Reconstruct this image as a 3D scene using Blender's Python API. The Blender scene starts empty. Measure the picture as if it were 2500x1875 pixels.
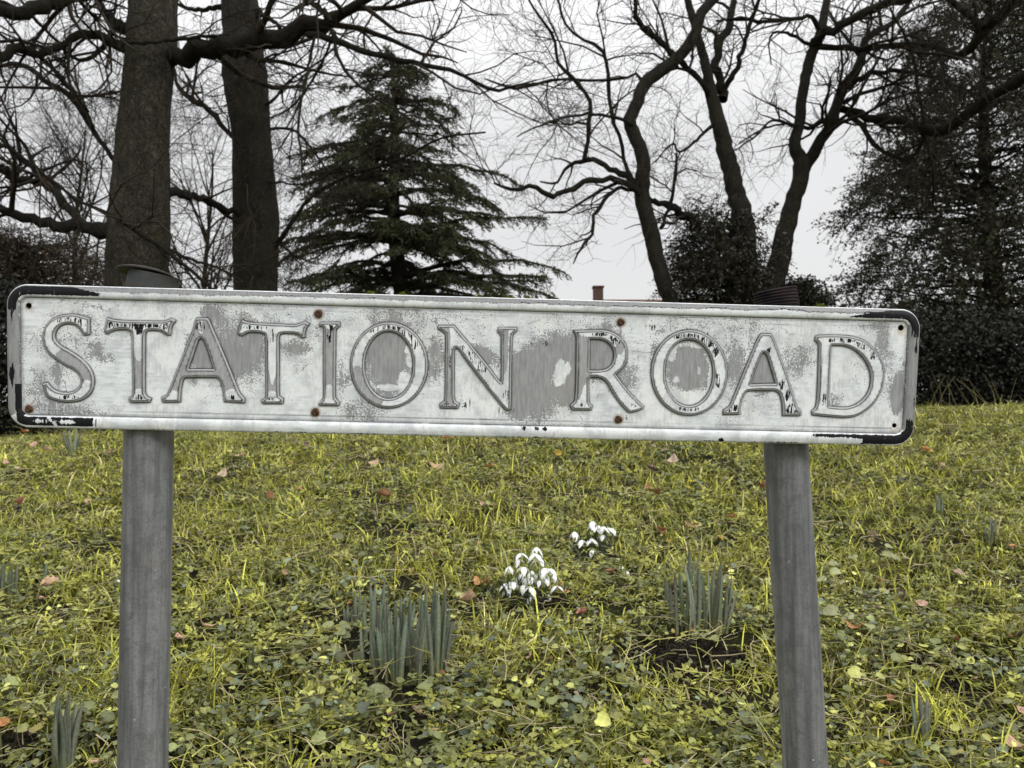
import bpy, bmesh, math, random
import numpy as np
from mathutils import Matrix, Vector

R = math.radians
random.seed(7)
rng = np.random.default_rng(11)
scene = bpy.context.scene
col = scene.collection

# ------------------------------------------------------------------ camera
CZ = 1.30                      # camera height
F = 1878.0                     # focal length in pixels of a 2500 px wide frame
PITCH = R(1.5)
cam_d = bpy.data.cameras.new('camera')
cam = bpy.data.objects.new('camera', cam_d)
col.objects.link(cam)
cam.location = (0, 0, CZ)
cam.rotation_euler = (R(90) + PITCH, 0, 0)
cam_d.sensor_width = 36.0
cam_d.lens = F / 2500 * 36
cam_d.clip_start = 0.02
cam_d.clip_end = 2000
cam_d.dof.use_dof = True
cam_d.dof.focus_distance = 0.90
cam_d.dof.aperture_fstop = 15.0
scene.camera = cam

# ------------------------------------------------------------------ sky, sun, exposure
SUN_DIR = Vector((0.62, -0.62, 0.58)).normalized()     # towards the sun, behind the camera
SUN_EL = math.asin(SUN_DIR.z)
SUN_AZ = math.atan2(SUN_DIR.x, SUN_DIR.y)
world = bpy.data.worlds.new('World')
scene.world = world
world.use_nodes = True
wt = world.node_tree
wt.nodes.clear()
wo = wt.nodes.new('ShaderNodeOutputWorld')
sky = wt.nodes.new('ShaderNodeTexSky')
sky.sky_type = 'NISHITA'
sky.sun_disc = False
sky.sun_elevation = SUN_EL
sky.sun_rotation = SUN_AZ
sky.air_density = 1.0
sky.dust_density = 4.0
bg1 = wt.nodes.new('ShaderNodeBackground')
bg1.inputs['Strength'].default_value = 0.10
wt.links.new(sky.outputs[0], bg1.inputs['Color'])
# even overcast deck: a little brighter towards the zenith, with faint cloud texture
tc = wt.nodes.new('ShaderNodeTexCoord')
sep = wt.nodes.new('ShaderNodeSeparateXYZ')
wt.links.new(tc.outputs['Generated'], sep.inputs[0])
ramp = wt.nodes.new('ShaderNodeMapRange')
ramp.inputs['From Min'].default_value = 0.32
ramp.inputs['From Max'].default_value = 1.0
ramp.inputs['To Min'].default_value = 0.82
ramp.inputs['To Max'].default_value = 2.2
wt.links.new(sep.outputs['Z'], ramp.inputs['Value'])
cn = wt.nodes.new('ShaderNodeTexNoise')
cn.inputs['Scale'].default_value = 2.2
cn.inputs['Detail'].default_value = 5
wt.links.new(tc.outputs['Generated'], cn.inputs['Vector'])
cm = wt.nodes.new('ShaderNodeMapRange')
cm.inputs['From Min'].default_value = 0.3
cm.inputs['From Max'].default_value = 0.7
cm.inputs['To Min'].default_value = 0.96
cm.inputs['To Max'].default_value = 1.04
wt.links.new(cn.outputs['Fac'], cm.inputs['Value'])
mu = wt.nodes.new('ShaderNodeMath')
mu.operation = 'MULTIPLY'
wt.links.new(ramp.outputs[0], mu.inputs[0])
wt.links.new(cm.outputs[0], mu.inputs[1])
bg2 = wt.nodes.new('ShaderNodeBackground')
bg2.inputs['Color'].default_value = (1.0, 0.998, 1.0, 1)
wt.links.new(mu.outputs[0], bg2.inputs['Strength'])
mixw = wt.nodes.new('ShaderNodeMixShader')
mixw.inputs[0].default_value = 0.92
wt.links.new(bg1.outputs[0], mixw.inputs[1])
wt.links.new(bg2.outputs[0], mixw.inputs[2])
wt.links.new(mixw.outputs[0], wo.inputs['Surface'])

sun_d = bpy.data.lights.new('sun', 'SUN')
sun_d.energy = 1.5
sun_d.angle = R(14)
sun_d.color = (1.0, 0.99, 0.98)
sun = bpy.data.objects.new('sun', sun_d)
col.objects.link(sun)
sun.location = SUN_DIR * 30
sun.rotation_euler = (-SUN_DIR).to_track_quat('-Z', 'Y').to_euler()

vs = scene.view_settings
vs.view_transform = 'Standard'
vs.look = 'None'
vs.exposure = 0.08
vs.gamma = 1.0
vs.use_curve_mapping = False
scene.cycles.max_bounces = 6
scene.cycles.transparent_max_bounces = 8

# ------------------------------------------------------------------ geometry helpers
cP, sP = math.cos(PITCH), math.sin(PITCH)


def ray(px, py):
    """direction of the sight line through a photo pixel, scaled so that y = 1"""
    u = (np.asarray(px, float) - 1250) / F
    v = (937.5 - np.asarray(py, float)) / F
    dx, dy, dz = u, cP - v * sP, sP + v * cP
    return np.stack([dx / dy, np.ones_like(dx / dy), dz / dy], -1)


def at(px, py, d):
    """world point at depth d on the sight line through a photo pixel"""
    return ray(px, py) * np.asarray(d, float)[..., None] + np.array([0, 0, CZ])


def fbm(x, y, seed=0, freq=1.0, octs=3):
    r = np.random.default_rng(seed)
    out = np.zeros_like(np.asarray(x, float))
    amp = 1.0
    tot = 0
    for o in range(octs):
        for k in range(4):
            a = r.uniform(0, 2 * np.pi)
            f = freq * 2 ** o * r.uniform(0.7, 1.3)
            out = out + amp * np.sin(f * (x * np.cos(a) + y * np.sin(a)) * 2 * np.pi + r.uniform(0, 6.28))
        tot += amp * 2
        amp *= 0.55
    return out / tot


def ground_z(x, y):
    x = np.asarray(x, float)
    y = np.asarray(y, float)
    s = 0.118 + 0.0065 * np.clip(x, -6, 6)
    w = 0.35
    ye = y - w * np.logaddexp(0, (y - 4.8) / w)
    ye = np.maximum(ye, -0.5)
    z = -0.73 + s * ye
    z = z - 0.55 * np.clip((0.45 - y) / 0.9, 0, 1) ** 1.5
    z = z + 0.016 * fbm(x, y, 3, 0.55, 3) * np.clip(1.2 - np.abs(y - 3) / 10, 0, 1)
    return z + CZ


def on_ground(px, py, lift=0.0):
    d = 1.5
    r = ray(px, py)
    lo, hi = 0.6, 6.5
    prev = None
    ds = np.linspace(lo, hi, 600)
    h = r[2] * ds + CZ - (ground_z(r[0] * ds, ds) + lift)
    k = np.argmax(h < 0) if (h < 0).any() else len(ds) - 1
    d = ds[k]
    return np.array([r[0] * d, d, r[2] * d + CZ])


class MB:
    """collects vertices, quads and triangles (with vertex colours) into ONE mesh object"""

    def __init__(self):
        self.v, self.q, self.t, self.c, self.n = [], [], [], [], 0

    def add(self, v, q=None, t=None, c=None):
        v = np.asarray(v, float).reshape(-1, 3)
        self.v.append(v)
        if q is not None and len(q):
            self.q.append(np.asarray(q, int).reshape(-1, 4) + self.n)
        if t is not None and len(t):
            self.t.append(np.asarray(t, int).reshape(-1, 3) + self.n)
        if c is None:
            c = np.ones((len(v), 3))
        self.c.append(np.broadcast_to(np.asarray(c, float), (len(v), 3)))
        self.n += len(v)

    def mesh(self, name, mat, smooth=True, origin=None):
        v = np.concatenate(self.v)
        if origin is not None:
            v = v - np.asarray(origin, float)
        q = np.concatenate(self.q) if self.q else np.zeros((0, 4), int)
        t = np.concatenate(self.t) if self.t else np.zeros((0, 3), int)
        me = bpy.data.meshes.new(name)
        me.vertices.add(len(v))
        me.vertices.foreach_set('co', v.astype(np.float32).ravel())
        loops = np.concatenate([q.ravel(), t.ravel()]).astype(np.int32)
        me.loops.add(len(loops))
        me.loops.foreach_set('vertex_index', loops)
        me.polygons.add(len(q) + len(t))
        starts = np.concatenate([np.arange(len(q)) * 4, len(q) * 4 + np.arange(len(t)) * 3]).astype(np.int32)
        me.polygons.foreach_set('loop_start', starts)
        me.polygons.foreach_set('use_smooth', np.full(len(q) + len(t), smooth))
        a = me.attributes.new('tint', 'FLOAT_COLOR', 'POINT')
        c = np.concatenate(self.c)
        a.data.foreach_set('color', np.concatenate([c, np.ones((len(c), 1))], 1).astype(np.float32).ravel())
        me.update(calc_edges=True)
        if mat:
            me.materials.append(mat)
        return me

    def obj(self, name, mat, parent=None, smooth=True):
        org = np.array(parent['org']) if parent is not None and 'org' in parent else None
        o = bpy.data.objects.new(name, self.mesh(name, mat, smooth, org))
        col.objects.link(o)
        if parent is not None:
            o.parent = parent
        return o


def tag(o, label=None, cat=None, group=None, kind=None):
    if label:
        o['label'] = label
    if cat:
        o['category'] = cat
    if group:
        o['group'] = group
    if kind:
        o['kind'] = kind
    return o


def thing(name, loc, label, cat, group=None):
    o = bpy.data.objects.new(name, None)
    col.objects.link(o)
    o.location = loc
    o.empty_display_size = 0.05
    o['org'] = [float(a) for a in loc]
    return tag(o, label, cat, group)


def link_mesh(name, me, parent=None, loc=(0, 0, 0), rot=(0, 0, 0), sc=1.0):
    o = bpy.data.objects.new(name, me)
    col.objects.link(o)
    o.parent = parent
    o.location = loc
    o.rotation_euler = rot
    o.scale = (sc, sc, sc) if not hasattr(sc, '__len__') else sc
    return o


def unit(a):
    return a / np.maximum(np.linalg.norm(a, axis=-1, keepdims=True), 1e-9)


def tubes(mb, pts, rad, sides=3, color=(1, 1, 1), cap=False, bump=None):
    """pts (n,K,3), rad (n,K): a batch of tapered tubes"""
    pts = np.asarray(pts, float)
    rad = np.asarray(rad, float)
    n, K = rad.shape
    tan = np.empty_like(pts)
    tan[:, 1:-1] = pts[:, 2:] - pts[:, :-2]
    tan[:, 0] = pts[:, 1] - pts[:, 0]
    tan[:, -1] = pts[:, -1] - pts[:, -2]
    tan = unit(tan)
    main = unit(pts[:, -1] - pts[:, 0])
    ref = np.where(np.abs(main[:, 2:3]) < 0.8, np.array([[0, 0, 1.0]]), np.array([[0, 1.0, 0]]))
    ref = np.repeat(ref[:, None], K, 1)
    a = unit(np.cross(tan, ref))
    b = np.cross(tan, a)
    th = np.arange(sides) / sides * 2 * np.pi
    r = rad[:, :, None]
    if bump is not None:
        r = r * bump
    v = pts[:, :, None] + r[..., None] * (a[:, :, None] * np.cos(th)[None, None, :, None] + b[:, :, None] * np.sin(th)[None, None, :, None])
    i = np.arange(n)[:, None, None] * K * sides
    k = np.arange(K - 1)[None, :, None] * sides
    s = np.arange(sides)[None, None, :]
    s2 = (s + 1) % sides
    q = np.stack([i + k + s, i + k + s2, i + k + sides + s2, i + k + sides + s], -1)
    t = None
    if cap:
        e = (np.arange(n)[:, None] * K * sides + (K - 1) * sides)
        m = np.arange(1, sides - 1)[None]
        t = np.stack([e + 0 * m, e + m, e + m + 1], -1).reshape(-1, 3)
    mb.add(v.reshape(-1, 3), q.reshape(-1, 4), t, color)


def resample(pts, rad, K):
    """Catmull-Rom through a traced polyline"""
    pts = np.asarray(pts, float)
    rad = np.asarray(rad, float)
    p = np.concatenate([[2 * pts[0] - pts[1]], pts, [2 * pts[-1] - pts[-2]]])
    seg = np.linalg.norm(np.diff(pts, axis=0), axis=1)
    cum = np.concatenate([[0], np.cumsum(seg)])
    u = np.linspace(0, cum[-1], K)
    idx = np.clip(np.searchsorted(cum, u, 'right') - 1, 0, len(seg) - 1)
    t = ((u - cum[idx]) / seg[idx])[:, None]
    p0, p1, p2, p3 = p[idx], p[idx + 1], p[idx + 2], p[idx + 3]
    out = 0.5 * ((2 * p1) + (-p0 + p2) * t + (2 * p0 - 5 * p1 + 4 * p2 - p3) * t ** 2 + (-p0 + 3 * p1 - 3 * p2 + p3) * t ** 3)
    return out, np.interp(u, cum, rad)


def spawn(P, Rd, n, t_rng, len_rng, r_ratio, r_min, ang=(0.5, 1.2), wiggle=0.25, grav=0.0, K=6, taper=0.25):
    """n child branches from parent polylines P (M,K0,3); weighted by parent length"""
    M, K0, _ = P.shape
    L = np.linalg.norm(np.diff(P, axis=1), axis=2).sum(1)
    par = rng.choice(M, n, p=L / L.sum())
    t = rng.uniform(*t_rng, n) * (K0 - 1)
    k = np.clip(t.astype(int), 0, K0 - 2)
    f = (t - k)[:, None]
    p0 = P[par, k] * (1 - f) + P[par, k + 1] * f
    tan = unit(P[par, k + 1] - P[par, k])
    pr = Rd[par, k] * (1 - f[:, 0]) + Rd[par, k + 1] * f[:, 0]
    rnd = rng.normal(size=(n, 3))
    side = unit(rnd - (rnd * tan).sum(1, keepdims=True) * tan)
    an = rng.uniform(*ang, n)[:, None]
    d = unit(tan * np.cos(an) + side * np.sin(an))
    ln = rng.uniform(*len_rng, n) * np.clip(0.55 + 0.45 * (L[par] / (L.mean() + 1e-9)), 0.4, 1.5)
    step = (ln / (K - 1))[:, None]
    out = np.empty((n, K, 3))
    out[:, 0] = p0
    for j in range(1, K):
        d = unit(d + rng.normal(size=(n, 3)) * wiggle + np.array([0, 0, grav]))
        out[:, j] = out[:, j - 1] + d * step
    r0 = np.maximum(np.minimum(pr * r_ratio, 0.02 * ln + r_min), r_min)
    rad = r0[:, None] * np.linspace(1, taper, K)[None]
    return out, rad


# ------------------------------------------------------------------ materials
def new_mat(name):
    m = bpy.data.materials.new(name)
    m.use_nodes = True
    nt = m.node_tree
    bs = nt.nodes['Principled BSDF']
    return m, nt, bs, nt.nodes['Material Output']


def N(nt, typ, **kw):
    n = nt.nodes.new('ShaderNode' + typ)
    for k, v in kw.items():
        if k in n.inputs.keys() if hasattr(n.inputs, 'keys') else False:
            n.inputs[k].default_value = v
        else:
            setattr(n, k, v)
    return n


def math_n(nt, op, a, b=None, c=None, clamp=False):
    n = nt.nodes.new('ShaderNodeMath')
    n.operation = op
    n.use_clamp = clamp
    for i, x in enumerate((a, b, c)):
        if x is None:
            continue
        if isinstance(x, (int, float)):
            n.inputs[i].default_value = x
        else:
            nt.links.new(x, n.inputs[i])
    return n.outputs[0]


def mix_c(nt, fac, a, b):
    n = nt.nodes.new('ShaderNodeMix')
    n.data_type = 'RGBA'
    for sock, x in ((n.inputs[0], fac), (n.inputs[6], a), (n.inputs[7], b)):
        if isinstance(x, (int, float)):
            sock.default_value = x
        elif isinstance(x, tuple):
            sock.default_value = (*x, 1)
        else:
            nt.links.new(x, sock)
    return n.outputs[2]


def noise(nt, vec, scale, detail=4, rough=0.55, mapping=None):
    if mapping is not None:
        mp = nt.nodes.new('ShaderNodeMapping')
        mp.inputs['Scale'].default_value = mapping
        nt.links.new(vec, mp.inputs[0])
        vec = mp.outputs[0]
    n = nt.nodes.new('ShaderNodeTexNoise')
    n.inputs['Scale'].default_value = scale
    n.inputs['Detail'].default_value = detail
    n.inputs['Roughness'].default_value = rough
    nt.links.new(vec, n.inputs['Vector'])
    return n.outputs['Fac']


def smooth(nt, x, lo, hi):
    n = nt.nodes.new('ShaderNodeMapRange')
    n.interpolation_type = 'SMOOTHSTEP'
    n.inputs['From Min'].default_value = lo
    n.inputs['From Max'].default_value = hi
    nt.links.new(x, n.inputs['Value'])
    return n.outputs[0]


def attr(nt, name, out='Fac'):
    n = nt.nodes.new('ShaderNodeAttribute')
    n.attribute_name = name
    return n.outputs[out]


def bump(nt, bs, h, strength, dist):
    b = nt.nodes.new('ShaderNodeBump')
    b.inputs['Strength'].default_value = strength
    b.inputs['Distance'].default_value = dist
    nt.links.new(h, b.inputs['Height'])
    nt.links.new(b.outputs[0], bs.inputs['Normal'])


def objco(nt):
    return nt.nodes.new('ShaderNodeTexCoord').outputs['Object']


def mat_leaf(name, trans=0.3, rough=0.5, spec=0.35, mul=(1, 1, 1), tint=True, flat=None):
    m, nt, bs, out = new_mat(name)
    if tint:
        c = attr(nt, 'tint', 'Color')
    else:
        c = flat
    geo = nt.nodes.new('ShaderNodeNewGeometry')
    n = noise(nt, geo.outputs['Position'], 180, 2)
    c2 = mix_c(nt, math_n(nt, 'MULTIPLY', n, 0.5), c, (0.0, 0.0, 0.0)) if not tint else None
    if tint:
        k = nt.nodes.new('ShaderNodeMix')
        k.data_type = 'RGBA'
        k.blend_type = 'MULTIPLY'
        k.inputs[0].default_value = 1.0
        nt.links.new(c, k.inputs[6])
        g = nt.nodes.new('ShaderNodeMapRange')
        g.inputs['From Min'].default_value = 0.3
        g.inputs['From Max'].default_value = 0.7
        g.inputs['To Min'].default_value = 0.8
        g.inputs['To Max'].default_value = 1.2
        nt.links.new(n, g.inputs['Value'])
        cmb = nt.nodes.new('ShaderNodeCombineColor')
        for i in range(3):
            nt.links.new(math_n(nt, 'MULTIPLY', g.outputs[0], mul[i]), cmb.inputs[i])
        nt.links.new(cmb.outputs[0], k.inputs[7])
        c2 = k.outputs[2]
    nt.links.new(c2, bs.inputs['Base Color'])
    bs.inputs['Roughness'].default_value = rough
    bs.inputs['Specular IOR Level'].default_value = spec
    if trans > 0:
        tr = nt.nodes.new('ShaderNodeBsdfTranslucent')
        nt.links.new(c2, tr.inputs['Color'])
        ms = nt.nodes.new('ShaderNodeMixShader')
        ms.inputs[0].default_value = trans
        nt.links.new(bs.outputs[0], ms.inputs[1])
        nt.links.new(tr.outputs[0], ms.inputs[2])
        nt.links.new(ms.outputs[0], out.inputs['Surface'])
    return m


def mat_sign(name, k1=0.5, k2=0.35, sv=1.5, vsc=380, mt=1.0):
    """white enamel over black undercoat over bare metal; the wear fields are mesh attributes"""
    m, nt, bs, out = new_mat(name)
    co = objco(nt)
    fine = noise(nt, co, 560, 4, 0.75)
    mid = noise(nt, co, 85, 7, 0.68)
    vert = noise(nt, co, vsc, 4, 0.65, (1.0, 0.14, 1.0))
    horz = noise(nt, co, 300, 4, 0.6, (0.14, 1.0, 1.0))
    low = noise(nt, co, 14, 4, 0.6)
    paint = attr(nt, 'paint')
    dark = attr(nt, 'dark')
    rust = attr(nt, 'rust')
    dirt = attr(nt, 'dirt')
    p = math_n(nt, 'ADD', paint, math_n(nt, 'MULTIPLY', math_n(nt, 'SUBTRACT', fine, 0.5), k1 * 2))
    p = math_n(nt, 'ADD', p, math_n(nt, 'MULTIPLY', math_n(nt, 'SUBTRACT', mid, 0.5), k2 * 2))
    p = math_n(nt, 'ADD', p, math_n(nt, 'MULTIPLY', math_n(nt, 'SUBTRACT', vert, 0.5), 0.45))
    wm = smooth(nt, p, 0.45, 0.53)
    # bare metal, brushed
    metal = mix_c(nt, smooth(nt, vert, 0.3, 0.7), tuple(a * mt for a in (0.25, 0.257, 0.265)), tuple(a * mt for a in (0.365, 0.37, 0.375)))
    metal = mix_c(nt, math_n(nt, 'MULTIPLY', smooth(nt, low, 0.5, 0.7), 0.35), metal, (0.33, 0.31, 0.28))
    # white enamel with thin worn areas, faint green and cream tints
    white = mix_c(nt, smooth(nt, low, 0.35, 0.65), (0.80, 0.84, 0.87), (0.83, 0.85, 0.84))
    blur = noise(nt, co, 38, 6, 0.66)
    sel = smooth(nt, low, 0.42, 0.58)
    strk = mix_c(nt, sel, horz, vert)
    thin = math_n(nt, 'MULTIPLY', smooth(nt, math_n(nt, 'ADD', math_n(nt, 'MULTIPLY', strk, 0.38), math_n(nt, 'MULTIPLY', blur, 0.62)), 0.44, 0.60), 0.78)
    white = mix_c(nt, thin, white, (0.50, 0.52, 0.55))
    blot = math_n(nt, 'MULTIPLY', smooth(nt, mid, 0.47, 0.66), 0.62)
    white = mix_c(nt, blot, white, (0.60, 0.66, 0.64))
    c = mix_c(nt, wm, metal, white)
    # black undercoat showing as a thin ragged line where the enamel has flaked
    e = math_n(nt, 'SUBTRACT', 1.0, math_n(nt, 'MULTIPLY', math_n(nt, 'ABSOLUTE', math_n(nt, 'SUBTRACT', p, 0.47)), 22.0), clamp=True)
    c = mix_c(nt, math_n(nt, 'MULTIPLY', e, 0.5), c, (0.06, 0.06, 0.065))
    # remains of the black paint
    st = math_n(nt, 'ADD', math_n(nt, 'MULTIPLY', math_n(nt, 'SUBTRACT', vert, 0.5), sv), math_n(nt, 'ADD', math_n(nt, 'MULTIPLY', math_n(nt, 'SUBTRACT', fine, 0.5), 0.9), math_n(nt, 'MULTIPLY', math_n(nt, 'SUBTRACT', mid, 0.5), 0.8)))
    dk = smooth(nt, math_n(nt, 'ADD', dark, math_n(nt, 'MULTIPLY', st, math_n(nt, 'MINIMUM', math_n(nt, 'MULTIPLY', dark, 3.0), 1.0))), 0.46, 0.60)
    c = mix_c(nt, dk, c, (0.012, 0.012, 0.014))
    dd = math_n(nt, 'MULTIPLY', dirt, smooth(nt, mid, 0.2, 0.5))
    c = mix_c(nt, math_n(nt, 'MULTIPLY', dd, 0.92, clamp=True), c, (0.022, 0.021, 0.021))
    rr = math_n(nt, 'MULTIPLY', rust, smooth(nt, mid, 0.3, 0.6))
    c = mix_c(nt, rr, c, (0.42, 0.24, 0.09))
    nt.links.new(c, bs.inputs['Base Color'])
    rg = math_n(nt, 'ADD', 0.40, math_n(nt, 'MULTIPLY', wm, 0.2))
    nt.links.new(rg, bs.inputs['Roughness'])
    nt.links.new(math_n(nt, 'SUBTRACT', 0.4, math_n(nt, 'MULTIPLY', dk, 0.28)), bs.inputs['Specular IOR Level'])
    h = math_n(nt, 'ADD', math_n(nt, 'MULTIPLY', wm, 1.0), math_n(nt, 'MULTIPLY', fine, 0.6))
    bump(nt, bs, h, 0.5, 0.0004)
    return m


M_sign = mat_sign('worn_enamel', 0.80, 0.50, 1.5)
M_letter = mat_sign('worn_letter_enamel', 0.22, 0.16, 3.6, 620, 1.2)
M_rim = mat_sign('worn_rim_enamel', 0.55, 0.45, 2.0, 380, 0.85)


def mat_post():
    m, nt, bs, out = new_mat('galvanised_steel')
    co = objco(nt)
    streak = noise(nt, co, 90, 6, 0.68, (1, 1, 0.05))
    fine = noise(nt, co, 420, 5, 0.7)
    low = noise(nt, co, 18, 3)
    c = mix_c(nt, smooth(nt, streak, 0.3, 0.72), (0.088, 0.094, 0.099), (0.245, 0.248, 0.248))
    c = mix_c(nt, math_n(nt, 'MULTIPLY', smooth(nt, low, 0.52, 0.7), 0.45), c, (0.17, 0.155, 0.125))
    c = mix_c(nt, math_n(nt, 'MULTIPLY', smooth(nt, fine, 0.45, 0.75), 0.6), c, (0.05, 0.053, 0.058))
    spk = smooth(nt, noise(nt, co, 230, 2, 0.4), 0.76, 0.79)
    mot = noise(nt, co, 55, 6, 0.7)
    c = mix_c(nt, math_n(nt, 'MULTIPLY', smooth(nt, mot, 0.46, 0.62), 0.45), c, (0.075, 0.077, 0.078))
    c = mix_c(nt, spk, c, (0.62, 0.6, 0.56))
    nt.links.new(c, bs.inputs['Base Color'])
    bs.inputs['Roughness'].default_value = 0.55
    bs.inputs['Metallic'].default_value = 0.15
    bump(nt, bs, fine, 0.5, 0.0008)
    return m


M_post = mat_post()


def mat_simple(name, rgb, rough=0.6, rgb2=None, scale=20, bmp=0.0, dist=0.002, spec=0.4):
    m, nt, bs, out = new_mat(name)
    co = objco(nt)
    n = noise(nt, co, scale, 6, 0.65)
    if rgb2 is None:
        rgb2 = tuple(a * 0.6 for a in rgb)
    nt.links.new(mix_c(nt, smooth(nt, n, 0.35, 0.65), rgb, rgb2), bs.inputs['Base Color'])
    bs.inputs['Roughness'].default_value = rough
    bs.inputs['Specular IOR Level'].default_value = spec
    if bmp:
        bump(nt, bs, n, bmp, dist)
    return m


M_cap = mat_simple('dull_steel_cap', (0.020, 0.020, 0.021), 0.6, (0.035, 0.028, 0.022), 40, 0.3, spec=0.2)
M_thread = mat_simple('black_pipe_thread', (0.012, 0.011, 0.012), 0.8, (0.03, 0.021, 0.021), 60, 0.2, spec=0.08)
M_rusty = mat_simple('rusty_screw', (0.13, 0.06, 0.025), 0.8, (0.022, 0.014, 0.011), 420, 0.9, 0.002)
M_black = mat_simple('dark_hole', (0.01, 0.009, 0.008), 0.9)
M_collar = mat_simple('dark_steel_collar', (0.042, 0.048, 0.052), 0.65, (0.065, 0.055, 0.042), 70, 0.4, spec=0.2)
M_steel = mat_simple('zinc_bracket', (0.22, 0.22, 0.22), 0.5)


def mat_bark(name, a, b, moss=(0.06, 0.06, 0.025), scale=9.0, mossy=0.35):
    m, nt, bs, out = new_mat(name)
    geo = nt.nodes.new('ShaderNodeNewGeometry').outputs['Position']
    n1 = noise(nt, geo, scale, 8, 0.68, (1, 1, 0.45))
    n2 = noise(nt, geo, scale * 3.2, 6, 0.7, (1, 1, 0.8))
    vo = nt.nodes.new('ShaderNodeTexVoronoi')
    vo.feature = 'DISTANCE_TO_EDGE'
    vo.inputs['Scale'].default_value = scale * 1.8
    mp = nt.nodes.new('ShaderNodeMapping')
    mp.inputs['Scale'].default_value = (1.5, 1.5, 0.7)
    ad = nt.nodes.new('ShaderNodeVectorMath')
    ad.operation = 'ADD'
    sc = nt.nodes.new('ShaderNodeVectorMath')
    sc.operation = 'SCALE'
    nn = nt.nodes.new('ShaderNodeTexNoise')
    nn.inputs['Scale'].default_value = scale * 0.9
    nn.inputs['Detail'].default_value = 5
    nt.links.new(geo, nn.inputs['Vector'])
    nt.links.new(nn.outputs['Color'], sc.inputs[0])
    sc.inputs['Scale'].default_value = 0.30
    nt.links.new(geo, ad.inputs[0])
    nt.links.new(sc.outputs[0], ad.inputs[1])
    nt.links.new(ad.outputs[0], mp.inputs[0])
    nt.links.new(mp.outputs[0], vo.inputs['Vector'])
    crack = smooth(nt, vo.outputs['Distance'], 0.0, 0.12)
    c = mix_c(nt, smooth(nt, n1, 0.3, 0.7), a, b)
    c = mix_c(nt, math_n(nt, 'MULTIPLY', smooth(nt, noise(nt, geo, 2.2, 5), 0.45, 0.7), mossy), c, moss)
    c = mix_c(nt, math_n(nt, 'MULTIPLY', smooth(nt, n2, 0.54, 0.66), 0.6), c, tuple(x * 1.9 for x in b))
    c = mix_c(nt, math_n(nt, 'MULTIPLY', math_n(nt, 'SUBTRACT', 1.0, crack), 0.22), c, tuple(x * 0.35 for x in a))
    nt.links.new(c, bs.inputs['Base Color'])
    bs.inputs['Roughness'].default_value = 0.9
    bs.inputs['Specular IOR Level'].default_value = 0.15
    h = math_n(nt, 'ADD', math_n(nt, 'MULTIPLY', crack, 0.35), math_n(nt, 'ADD', n1, math_n(nt, 'MULTIPLY', n2, 0.5)))
    bump(nt, bs, h, 1.0, 0.06)
    return m


M_barkA = mat_bark('fissured_bark', (0.030, 0.026, 0.020), (0.072, 0.064, 0.050))
M_barkB = mat_bark('smooth_bark', (0.028, 0.025, 0.020), (0.050, 0.045, 0.036), scale=14)
M_branch = mat_bark('branch_bark', (0.018, 0.016, 0.013), (0.034, 0.030, 0.023), scale=20, mossy=0.45)
M_twig = mat_simple('twig_bark', (0.022, 0.018, 0.014), 0.9, (0.040, 0.031, 0.022), 3, spec=0.1)
M_needle = mat_leaf('cedar_needles', 0.10, 0.7, 0.1)
M_everg = mat_leaf('dark_evergreen_leaves', 0.08, 0.55, 0.25)
M_ivy = mat_leaf('ivy_leaves', 0.08, 0.5, 0.25)
M_grass = mat_leaf('grass_blades', 0.35, 0.45, 0.4)
M_weed = mat_leaf('weed_leaves', 0.22, 0.42, 0.5)
M_dry = mat_leaf('dry_stalks', 0.2, 0.8, 0.1)
M_daff = mat_leaf('daffodil_leaves', 0.18, 0.42, 0.45)
M_dead = mat_leaf('dead_leaves', 0.2, 0.7, 0.2)
M_petal = mat_leaf('snowdrop_petals', 0.22, 0.5, 0.3)
M_moss = mat_leaf('moss', 0.2, 0.9, 0.05)


def mat_ground():
    m, nt, bs, out = new_mat('soil_and_turf')
    geo = nt.nodes.new('ShaderNodeNewGeometry').outputs['Position']
    n1 = noise(nt, geo, 9, 8, 0.7)
    n2 = noise(nt, geo, 120, 6, 0.7)
    soil = mix_c(nt, smooth(nt, n2, 0.3, 0.7), (0.014, 0.011, 0.008), (0.042, 0.033, 0.024))
    turf = mix_c(nt, smooth(nt, n2, 0.3, 0.7), (0.016, 0.018, 0.007), (0.045, 0.048, 0.015))
    c = mix_c(nt, smooth(nt, n1, 0.38, 0.6), soil, turf)
    c = mix_c(nt, attr(nt, 'meadow'), c, mix_c(nt, smooth(nt, n1, 0.3, 0.7), (0.075, 0.08, 0.022), (0.12, 0.12, 0.035)))
    c = mix_c(nt, attr(nt, 'soil'), c, soil)
    nt.links.new(c, bs.inputs['Base Color'])
    bs.inputs['Roughness'].default_value = 0.95
    bs.inputs['Specular IOR Level'].default_value = 0.15
    bump(nt, bs, math_n(nt, 'ADD', n2, n1), 1.0, 0.02)
    return m


M_ground = mat_ground()

# ------------------------------------------------------------------ ground
SOIL = [(1660, 1622, 0.15, 0.085), (2330, 1690, 0.05, 0.03), (60, 1830, 0.05, 0.03), (1330, 1480, 0.05, 0.03), (830, 1870, 0.05, 0.025),
        (2200, 1620, 0.05, 0.03), (1440, 1700, 0.04, 0.02), (620, 1700, 0.04, 0.02)]
SOIL_P = [(on_ground(a, b), rx, ry) for a, b, rx, ry in SOIL]


def soil_w(x, y):
    w = np.zeros_like(np.asarray(x, float))
    for c, rx, ry in SOIL_P:
        dd = ((x - c[0]) / rx) ** 2 + ((y - c[1]) / ry) ** 2
        dd = dd * (1 + 0.5 * fbm(x, y, 21, 9.0, 2))
        w = np.maximum(w, np.clip(1.6 - dd, 0, 1))
    return w


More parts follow.
